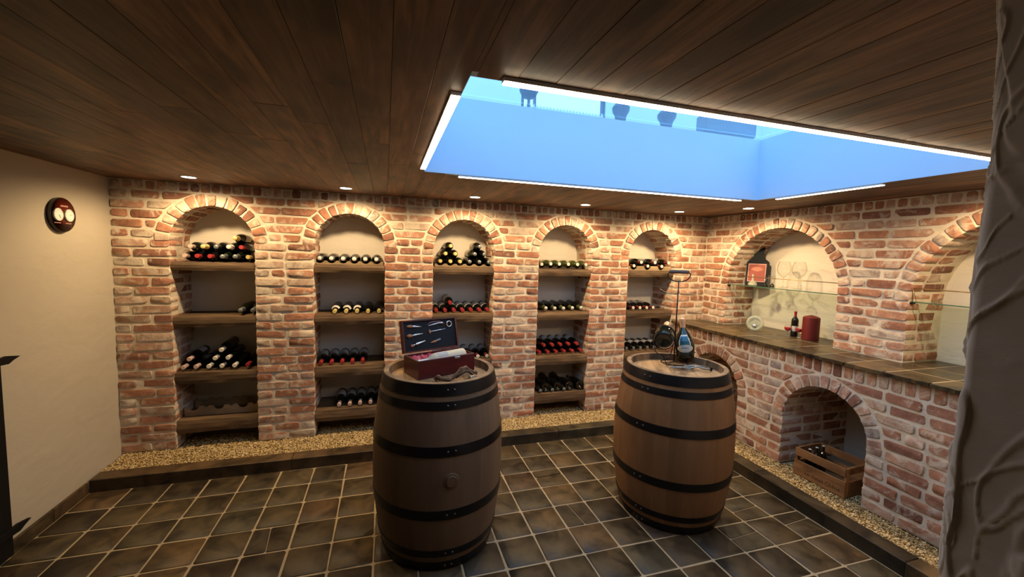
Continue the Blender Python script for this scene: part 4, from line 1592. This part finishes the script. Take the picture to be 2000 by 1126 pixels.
# bottle A: base to the viewer, neck up and away
bA = Vector((2.655, -0.995, 1.088))
aA = Vector((0.644, 0.72, 0.26)).normalized()
bB = Vector((2.919, -0.90, 0.938))
aB = Vector((-0.032, 0.184, 0.982)).normalized()
off = Vector((rx, ry, RZ))
MB().tube(circle(bA + aA * .006 - off, .0655, aA), .0030, 8, closed=True).build('holder_ring', W, rk, True)
MB().tube(circle(bA + aA * .085 - off, .0675, aA), .0030, 8, closed=True).build('holder_ring', W, rk, True)
MB().tube(circle(bB + aB * .035 - off, .0650, aB), .0030, 8, closed=True).build('holder_ring', W, rk, True)
MB().tube(circle(bB + Vector((0, 0, -.026)) - off, .0560, (0, 0, 1)), .0030, 8, closed=True).build('holder_ring', W, rk, True)
for (b0, a0, sd) in ((bA, aA, 1), (bB, aB, -1)):
    x = a0.cross(Vector((0, 0, 1))).normalized() * .0665
    for s in (-1, 1):
        p = b0 + x * s - off
        q = b0 + a0 * .085 + x * s - off
        lo = Vector((p.x * .9, p.y * .9, .005))
        mid = (b0 - off) * 0.95
        MB().tube([p, Vector((mid.x + x.x * s * .7, mid.y + x.y * s * .7, max(.03, mid.z - .075))), Vector((mid.x, mid.y, max(.006, mid.z - .095)))], .0028, 6).build('holder_loop', W, rk, True)
    MB().tube([Vector((b0.x - off.x, b0.y - off.y, .006 + max(0, (b0.z - off.z) - .098))), Vector(((b0.x - off.x) * .6, (b0.y - off.y) * .6, .006)), Vector((0, 0, .005))], .003, 6).build('holder_foot', W, rk, True)
KIND['bulb'] = ('bulb', 'glassgreen', 'capcopper', None, None, 0, None, '')
bottle('bulb', bA, aA, 'round-bellied sparkling bottle with its dark base towards the viewer', 'sparkling wine bottles in the wire holder', name='champagne_bottle')
tB = bottle('bulb', bB, aB, 'upright round-bellied sparkling bottle with oval label and copper foil', 'sparkling wine bottles in the wire holder', name='champagne_bottle')
bi = tB.matrix_world.inverted()
cl = bi @ CAM
ac = math.atan2(cl.y, cl.x) + 0.05
PB = SHAPES['bulb']['prof']


def rad(z):
    for (r0, z0), (r1, z1) in zip(PB[3:], PB[4:]):
        if z0 <= z <= z1:
            return r0 + (r1 - r0) * (z - z0) / max(z1 - z0, 1e-6)
    return .05


def patch(inside, za, zb_, ha, offs, mat, name, n=28):
    """patch of the bottle's skin where inside(s,t) holds, s,t in [-1,1]"""
    mb = MB()
    g = {}
    v, f = [], []
    for j in range(n + 1):
        for i in range(n + 1):
            s, t = -1 + 2 * i / n, -1 + 2 * j / n
            z = za + (zb_ - za) * (t + 1) / 2
            a = ac + ha * s
            r = rad(z) + offs
            g[i, j] = len(v)
            v.append((r * math.cos(a), r * math.sin(a), z))
    for j in range(n):
        for i in range(n):
            s, t = -1 + 2 * (i + .5) / n, -1 + 2 * (j + .5) / n
            if inside(s, t):
                f.append((g[i, j], g[i + 1, j], g[i + 1, j + 1], g[i, j + 1]))
    return mb.add(v, f).build(name, mat, tB, True)


def shield(s, t, k=1.0):
    return abs(s) < k * (0.98 - 0.25 * max(0, t) ** 2 - 0.62 * max(0, -t - .3)) and abs(t) < k


patch(shield, .026, .159, .62, .0008, M['bluelabel'], 'shield_label')
patch(lambda s, t: shield(s, t) and not shield(s, t, .86) and t > -.1, .026, .159, .62, .0012, M['paper'], 'label_border')
patch(lambda s, t: s * s + t * t < 1, .041, .092, .84, .0014, M['goldline'], 'label_rim')
patch(lambda s, t: s * s + t * t < .80, .041, .092, .84, .0018, M['papergrey'], 'oval_label')


def text_mesh(txt, size, mat, name, parent, mw, extrude=0.0003):
    cu = bpy.data.curves.new(name, 'FONT')
    cu.body = txt
    cu.size = size
    cu.align_x = 'CENTER'
    cu.align_y = 'CENTER'
    cu.extrude = extrude
    tmp = bpy.data.objects.new(name, cu)
    COL.objects.link(tmp)
    dg = bpy.context.evaluated_depsgraph_get()
    me = bpy.data.meshes.new_from_object(tmp.evaluated_get(dg))
    bpy.data.objects.remove(tmp)
    me.materials.clear()
    me.materials.append(mat)
    o = bpy.data.objects.new(name, me)
    link(o, parent)
    o.matrix_local = mw
    return o


def on_bottle(z, d=0.0026):
    x = Vector((math.cos(ac), math.sin(ac), 0))
    return Matrix((Vector((-math.sin(ac), math.cos(ac), 0)), Vector((0, 0, 1)), x)).transposed().to_4x4(), x * (rad(z) + d) + Vector((0, 0, z))


mt, ps = on_bottle(.071)
mt.translation = ps
text_mesh('Ruinart', .017, M['ink'], 'label_lettering', tB, mt)
mt, ps = on_bottle(.058)
mt.translation = ps
o = MB().add([mt @ Vector(p) for p in ((-.022, -.0015, 0), (.022, -.0015, 0), (.022, .0015, 0), (-.022, .0015, 0))], [(0, 1, 2, 3)]).build('label_line', M['paper'], tB)

# winged corkscrew lying on the barrel head
cs = empty('winged_corkscrew', (2.79, -1.055, RZ), (0, 0, math.radians(-18)), 'dark metal winged corkscrew lying on the corner barrel', 'corkscrew')
MB().tube([(-.10, .0, .010), (-.05, .0, .012), (.0, .0, .012)], [.004, .007, .008], 10).build('screw_body', M['capgrey'], cs, True)
MB().tube(circle((.03, .0, .012), .020, (0, 0, 1), 20), .004, 6, closed=True).build('crown_ring', M['capgrey'], cs, True)
for s in (-1, 1):
    MB().tube([(-.02, s * .004, .012), (.015, s * .034, .016), (.06, s * .012, .022), (.10, -s * .022, .018), (.145, -s * .030, .012)], [.004, .005, .005, .005, .006], 8).build('lever', M['capgrey'], cs, True)
MB().lathe([(.007, -.012), (.008, 0), (.007, .012)], 12, mat=Matrix.Translation((.160, -.012, .014))).build('cap_lifter', M['wire'], cs, True)

# ------------------------------------------------------------------ slate counter
ct = empty('slate_counter', (XRL, -1.2, 0.955), label='long dark slate tiled counter on the low brick wall', cat='counter')
cz0, cz1 = 0.0, CTOP - 0.955
MB().box((-.03 + .012, -1.55, 0.001), (XNB - XRL - .004, 1.2 + YB - .004, cz1 - 0.0012)).build('mortar_bed', M['grout'], ct)
rowsx = [(3.782, 4.002), (4.002, 4.222), (4.222, 4.526)]
for (xa, xb_) in rowsx:
    y = YB - 0.004
    e = -1.563 + T * 8
    ys = [YB - .004] + [e - T * k for k in range(0, 30) if -2.75 < e - T * k < YB - .05] + [-2.75]
    for y1, y0 in zip(ys, ys[1:]):
        front = xa < 3.8
        mb = MB()
        g = 0.0048
        n = 8
        pl = []
        for i in range(n + 1):
            yy = y0 + g + (y1 - y0 - 2 * g) * i / n
            pl.append((xa + (random.uniform(-.006, .007) if front else g), yy))
        poly = [(p[0] - XRL, p[1] + 1.2) for p in reversed(pl)] + [(xb_ - g - XRL, y0 + g + 1.2), (xb_ - g - XRL, y1 - g + 1.2)]
        mb.prism(poly, 0.0008, cz1 + random.uniform(-.001, .0005), lambda s, z, nn: Vector((s, z, nn)), random.random())
        mb.build('counter_tile', M['slatec'], ct)

# ------------------------------------------------------------------ glass shelves with brass gallery rails
def gshelf(yc, label, z=1.380):
    t = empty('glass_shelf', (4.20, yc, z), label=label, cat='glass shelf', group='glass shelves in the wide arches')
    hw = 0.523
    MB().box((.004, -hw, 0), (.29, hw, .006)).build('glass_plate', M['shelfglass'], t)
    MB().box((.0, -hw, -.0004), (.0035, hw, .0064)).build('glass_edge', M['edgeglass'], t)
    zr = .090
    MB().tube([(.28, hw - .002, zr), (.002, hw - .002, zr), (.002, -hw + .002, zr), (.28, -hw + .002, zr)], .0032, 8).build('gallery_rail', M['brass'], t, True)
    for s in (-1, 1):
        MB().tube([(.002, s * (hw - .003), zr), (.003, s * (hw - .003), .006)], .0028, 6).build('rail_post', M['brass'], t, True)
        MB().box((-.006, s * (hw + .002) - .012, -.012), (.022, s * (hw + .002) + .004 * s, .001), 0, 0, .002).build('shelf_clip', M['wire'], t)
    return t


gshelf(-0.46, 'glass shelf with brass rail in the arch holding the dark board')
gshelf(-1.96, 'empty glass shelf in the arch beside the rough plaster wall end')
GZ = 1.380 + .0065

# bottle-shaped board with a red print
bd = empty('serving_board', (4.40, -0.075, GZ), (0, math.radians(6), math.radians(30)), 'blue-black board with neck handle and red print leaning in the arch', 'board')
pl = [(-.118, 0.006), (-.112, 0), (.112, 0), (.118, .006), (.118, .215), (.110, .232), (.085, .247), (.052, .262), (.042, .285), (.042, .33), (.050, .345), (.050, .362), (.040, .376), (.0, .382)]
pl = pl + [(-p[0], p[1]) for p in reversed(pl[4:-1])]
pl = [(p[0] * (.82 if abs(p[0]) > .06 else 1.0), p[1]) for p in pl]
fb_ = lambda s, z, nn: Vector((-nn, -s, z))
MB().prism(pl, -.008, .008, fb_).build('board_plate', M['boardblue'], bd)
MB().prism([(-.080, .032), (.074, .032), (.074, .208), (-.080, .208)], .008, .0092, fb_).build('print_margin', M['posteredge'], bd)
MB().prism([(-.074, .039), (.068, .039), (.068, .201), (-.074, .201)], .0092, .0100, fb_).build('red_print', M['poster'], bd)
dm = [(-.062, .155), (-.03, .140), (0, .132), (.03, .140), (.055, .155), (.02, .172), (-.03, .174)]
MB().prism(dm, .0100, .0106, fb_).build('print_motif', M['posterlt'], bd)
MB().prism([(-.055, .172), (.05, .172), (.05, .1745), (-.055, .1745)], .0106, .0109, fb_).build('print_line', M['posterlt'], bd)
MB().tube([fb_(s, z, .010) for s, z in ((-.02, .342), (-.045, .325), (-.055, .28), (-.06, .24))], .002, 6).build('hanging_cord', M['black'], bd, True)


def stem_glass(x, y, z, h, rb, label, wine=None, grp=None, name='wine_glass', s=1.0):
    t = empty(name, (x, y, z), label=label, cat='glass', group=grp)
    hs = h * .42
    hb = h - hs
    MB().lathe([(.0001, .0022), (rb * .62, .001), (rb * .66, .0018), (rb * .2, .006), (.0035 * s, .014 * s), (.003 * s, hs * .9)], 24).build('stem_and_foot', M['thin'], t, True)
    pr = [(.003 * s, hs * .9), (rb * .35, hs + hb * .03), (rb * .75, hs + hb * .17), (rb * .97, hs + hb * .38), (rb, hs + hb * .5), (rb * .94, hs + hb * .72), (rb * .78, hs + hb * .93), (rb * .72, h)]
    MB().lathe(pr, 28).build('glass_bowl', M['thin'], t, True)
    t.children[-1].data.polygons
    if wine:
        MB().lathe([(.0001, hs + hb * .05), (rb * .4, hs + hb * .08), (rb * .72, hs + hb * .19), (rb * .93, hs + hb * .38), (rb * .95, hs + hb * wine), (.0001, hs + hb * wine)], 24).build('red_filling', M['redwine'], t, True, .6)
    return t


stem_glass(4.37, -0.385, GZ, 0.235, 0.056, 'clear balloon wine glass nearer the dark board on the glass shelf', grp='balloon glasses on the glass shelf')
stem_glass(4.37, -0.528, GZ, 0.235, 0.056, 'clear balloon wine glass farther from the dark board on the glass shelf', grp='balloon glasses on the glass shelf')
cf = empty('glass_carafe', (4.29, -0.135, GZ), label='small shiny glass carafe in front of the red print', cat='carafe')
MB().lathe([(.0001, .002), (.036, 0), (.040, .008), (.036, .026), (.016, .042), (.009, .058), (.008, .095), (.011, .105)], 24).build('carafe_body', M['ornament'], cf, True)
MB().lathe([(.0001, .003), (.034, .002), (.037, .009), (.033, .024), (.0001, .026)], 20).build('pale_filling', M['papertan'], cf, True, .7)
for i, (x, y, w) in enumerate(((4.33, -0.245, 'nearer the board'), (4.36, -0.285, 'farther from the board'))):
    t = empty('candle_glass', (x, y, GZ), label=f'small clear glass with dark foot on the glass shelf, {w}', cat='glass', group='small dark footed glasses')
    MB().lathe([(.0001, 0), (.020, 0), (.021, .004), (.014, .020), (.006, .028), (.0001, .030)], 18).build('dark_foot', M['glassgreen'], t, True, .7)
    MB().lathe([(.008, .028), (.018, .045), (.022, .075), (.022, .100)], 20).build('glass_cup', M['thin'], t, True)

# on the slate counter
cn = empty('pillar_candle', (4.325, -0.705, CTOP), label='thick dark red pillar candle on the slate counter', cat='candle')
MB().lathe([(.059, 0), (.061, .003), (.061, .182), (.060, .187), (.045, .196), (.004, .207), (.0001, .206)], 36).build('candle_body', M['candle'], cn, True, .5)
MB().tube([(0, 0, .204), (.001, 0, .214)], .0015, 6).build('wick', M['wick'], cn)
KIND['mini'] = ('bordeaux', 'glassblack', 'capred', None, 'paper', 150, (.06, .125), '')
bottle('mini', (4.345, -0.548, CTOP), (0, 0, 1), 'small dark wine bottle with red neck standing on the slate counter', None, 0.25, .72)
stem_glass(4.285, -0.535, CTOP, 0.098, 0.027, 'tiny glass of red wine left of the small bottle', .62, 'tiny filled wine glasses', 'miniature_glass', .6)
stem_glass(4.315, -0.612, CTOP, 0.098, 0.027, 'tiny glass of red wine right of the small bottle', .62, 'tiny filled wine glasses', 'miniature_glass', .6)
# round glass ornament with an S curl
on_ = empty('glass_ornament', (4.175, -0.300, CTOP + .0725), (0, math.radians(8), math.radians(38)), 'round pale green glass ornament with a curled swirl', 'ornament')
MB().tube([(0, .056 * math.cos(a), .056 * math.sin(a)) for a in [2 * math.pi * i / 40 for i in range(40)]], .0155, 14, closed=True).build('glass_ring', M['ornament'], on_, True)
MB().lathe([(.0001, -.004), (.050, -.004), (.050, .004), (.0001, .004)], 30, mat=Matrix.Rotation(math.pi / 2, 4, 'Y')).build('glass_disc', M['ornament'], on_, True, .6)
sp = []
for i in range(26):
    a = i / 25
    sp.append((-.014, .030 * math.cos(a * 2 * math.pi * 0.75 + .4) * (1 if a < .5 else 1), .032 - .064 * a + .006 * math.sin(a * 6)))
MB().tube(sp, [.007] * 26, 10).build('glass_swirl', M['thin'], on_, True)
lb2 = MB().lathe([(.0001, .008), (.012, .006), (.020, 0), (.012, -.006), (.0001, -.008)], 16, mat=Matrix.Translation((-.012, .004, -.022)) @ Matrix.Rotation(math.pi / 2, 4, 'Y'))
lb2.build('glass_bubble', M['steel'], on_, True)

# ------------------------------------------------------------------ wooden crate in the low alcove
cr = empty('wine_crate', (3.795, -1.062, ZG + .003), (0, 0, math.radians(3.4)), 'slatted wooden wine crate with burnt lettering in the low alcove', 'crate')
CL, CD, CHt = 0.338, 0.265, 0.198      # length along -y, depth along +x
bt = 0.010


def cbox(nm, a, b):
    return MB().box(a, b, random.random(), 0, .0012).build(nm, M['crate'], cr)


cbox('front_board', (0, -CL, 0), (bt, 0, .108))
cbox('front_slat', (0, -CL + .004, .142), (bt, -.004, CHt))
cbox('back_board', (CD - bt, -CL, 0), (CD, 0, .108))
cbox('back_slat', (CD - bt, -CL + .004, .142), (CD, -.004, CHt))
for (ya, yb_) in ((-CL + .001, -CL + .015), (-.015, -.001)):
    cbox('end_board', (bt, ya, 0), (CD - bt, yb_, .100))
    cbox('end_slat', (bt + .03, ya, .150), (CD - bt - .03, yb_, CHt - .002))
    for xx in (bt, CD - bt - .03):
        cbox('corner_post', (xx, ya - .0005, .0), (xx + .03, yb_ + .0005, CHt - .004))
cbox('crate_floor', (bt, -CL + .015, .004), (CD - bt, -.015, .012))
mw = Matrix(((0, 0, -1, -.0005), (-1, 0, 0, -CL * .58), (0, 1, 0, .040), (0, 0, 0, 1)))
text_mesh('Le Vieux Chêne', .036, M['burn'], 'crate_lettering', cr, mw)
em = [(0, -CL * .30 + .022 * math.cos(a), .076 + .016 * math.sin(a)) for a in [2 * math.pi * i / 24 for i in range(24)]]
MB().tube(em, .0011, 5, closed=True).build('crate_emblem', M['burn'], cr)
MB().tube([(0, -CL * .30, .060), (0, -CL * .30, .080), (0, -CL * .30 + .010, .090)], .0012, 5).build('crate_emblem_stroke', M['burn'], cr)
for i, (x, y, w) in enumerate(((3.858, -1.125, 'nearest the front slat'), (3.935, -1.118, 'in the middle of the crate end'), (4.008, -1.112, 'at the back of the crate'))):
    bottle('small', (x, y, ZG + .018), (0, 0, 1), f'dark bottle with pale tip standing in the crate, {w}', 'bottles in the crate', 0, .62)

# ------------------------------------------------------------------ round weather gauge on the left wall
gg = empty('wall_gauge', (XL + .002, -0.098, 1.765), (0, math.pi / 2, 0), 'round dark red wall plaque with two white dials', 'gauge')
# local z points into the room, local x down, local y along the wall
MB().lathe([(.099, 0), (.101, .004), (.101, .014), (.097, .018)], 44).build('plaque_edge', M['plaqueedge'], gg, True, .6)
MB().lathe([(.097, .0182), (.0001, .0185)], 44).build('plaque_face', M['plaque'], gg, True)
for s in (-1, 1):
    y0 = -.010 + s * .043
    mt = Matrix.Translation((-.0, y0, .0185))
    d = MB().lathe([(.036, 0), (.0365, .008), (.034, .010), (.033, .008)], 30, mat=mt).build('dial_bezel', M['brass' if 0 else 'dial'], gg, True, .6)
    MB().lathe([(.033, .0085), (.0001, .0087)], 30, mat=mt).build('dial_face', M['dial'], gg)
    an = .5 if s < 0 else 1.9
    MB().tube([mt @ Vector((0, 0, .0095)), mt @ Vector((.022 * math.cos(an), .022 * math.sin(an), .0095))], .0009, 5).build('dial_hand', M['ink'], gg)
    tk = MB()
    for i in range(12):
        a = 2 * math.pi * i / 12
        tk.tube([mt @ Vector((.026 * math.cos(a), .026 * math.sin(a), .009)), mt @ Vector((.030 * math.cos(a), .030 * math.sin(a), .009))], .0006, 4)
    tk.build('dial_marks', M['ink'], gg)
    MB().box((.046, y0 - .025, .0186), (.0495, y0 + .025, .0192)).build('lettering_line', M['lettering'], gg)
MB().box((-.056, -.024, .0186), (-.0475, .034, .0192)).build('lettering_line', M['lettering'], gg)

# ------------------------------------------------------------------ black door with strap hinges at the far left
dr = empty('door_1', (XL + .004, -0.605, 0.02), label='black boarded door with pointed strap hinges at the left wall', cat='door', kind='structure')
for i in range(6):
    MB().box((0, -.13 * (i + 1) + .002, 0), (.035, -.13 * i - .001, 1.72), random.random(), 0, .003).build('door_board', M['gate'], dr)
for z in (0.128, 0.998):
    pl = [(-.75, z - .018), (-.02, z - .018), (.03, z - .022), (.060, z - .008), (.100, z + .004), (.062, z + .012), (.03, z + .018), (-.02, z + .014), (-.75, z + .014)]
    MB().prism([(p[0], p[1]) for p in pl], .030, .046, lambda s, zz, nn: Vector((nn, s, zz))).build('strap_hinge', M['gate'], dr)
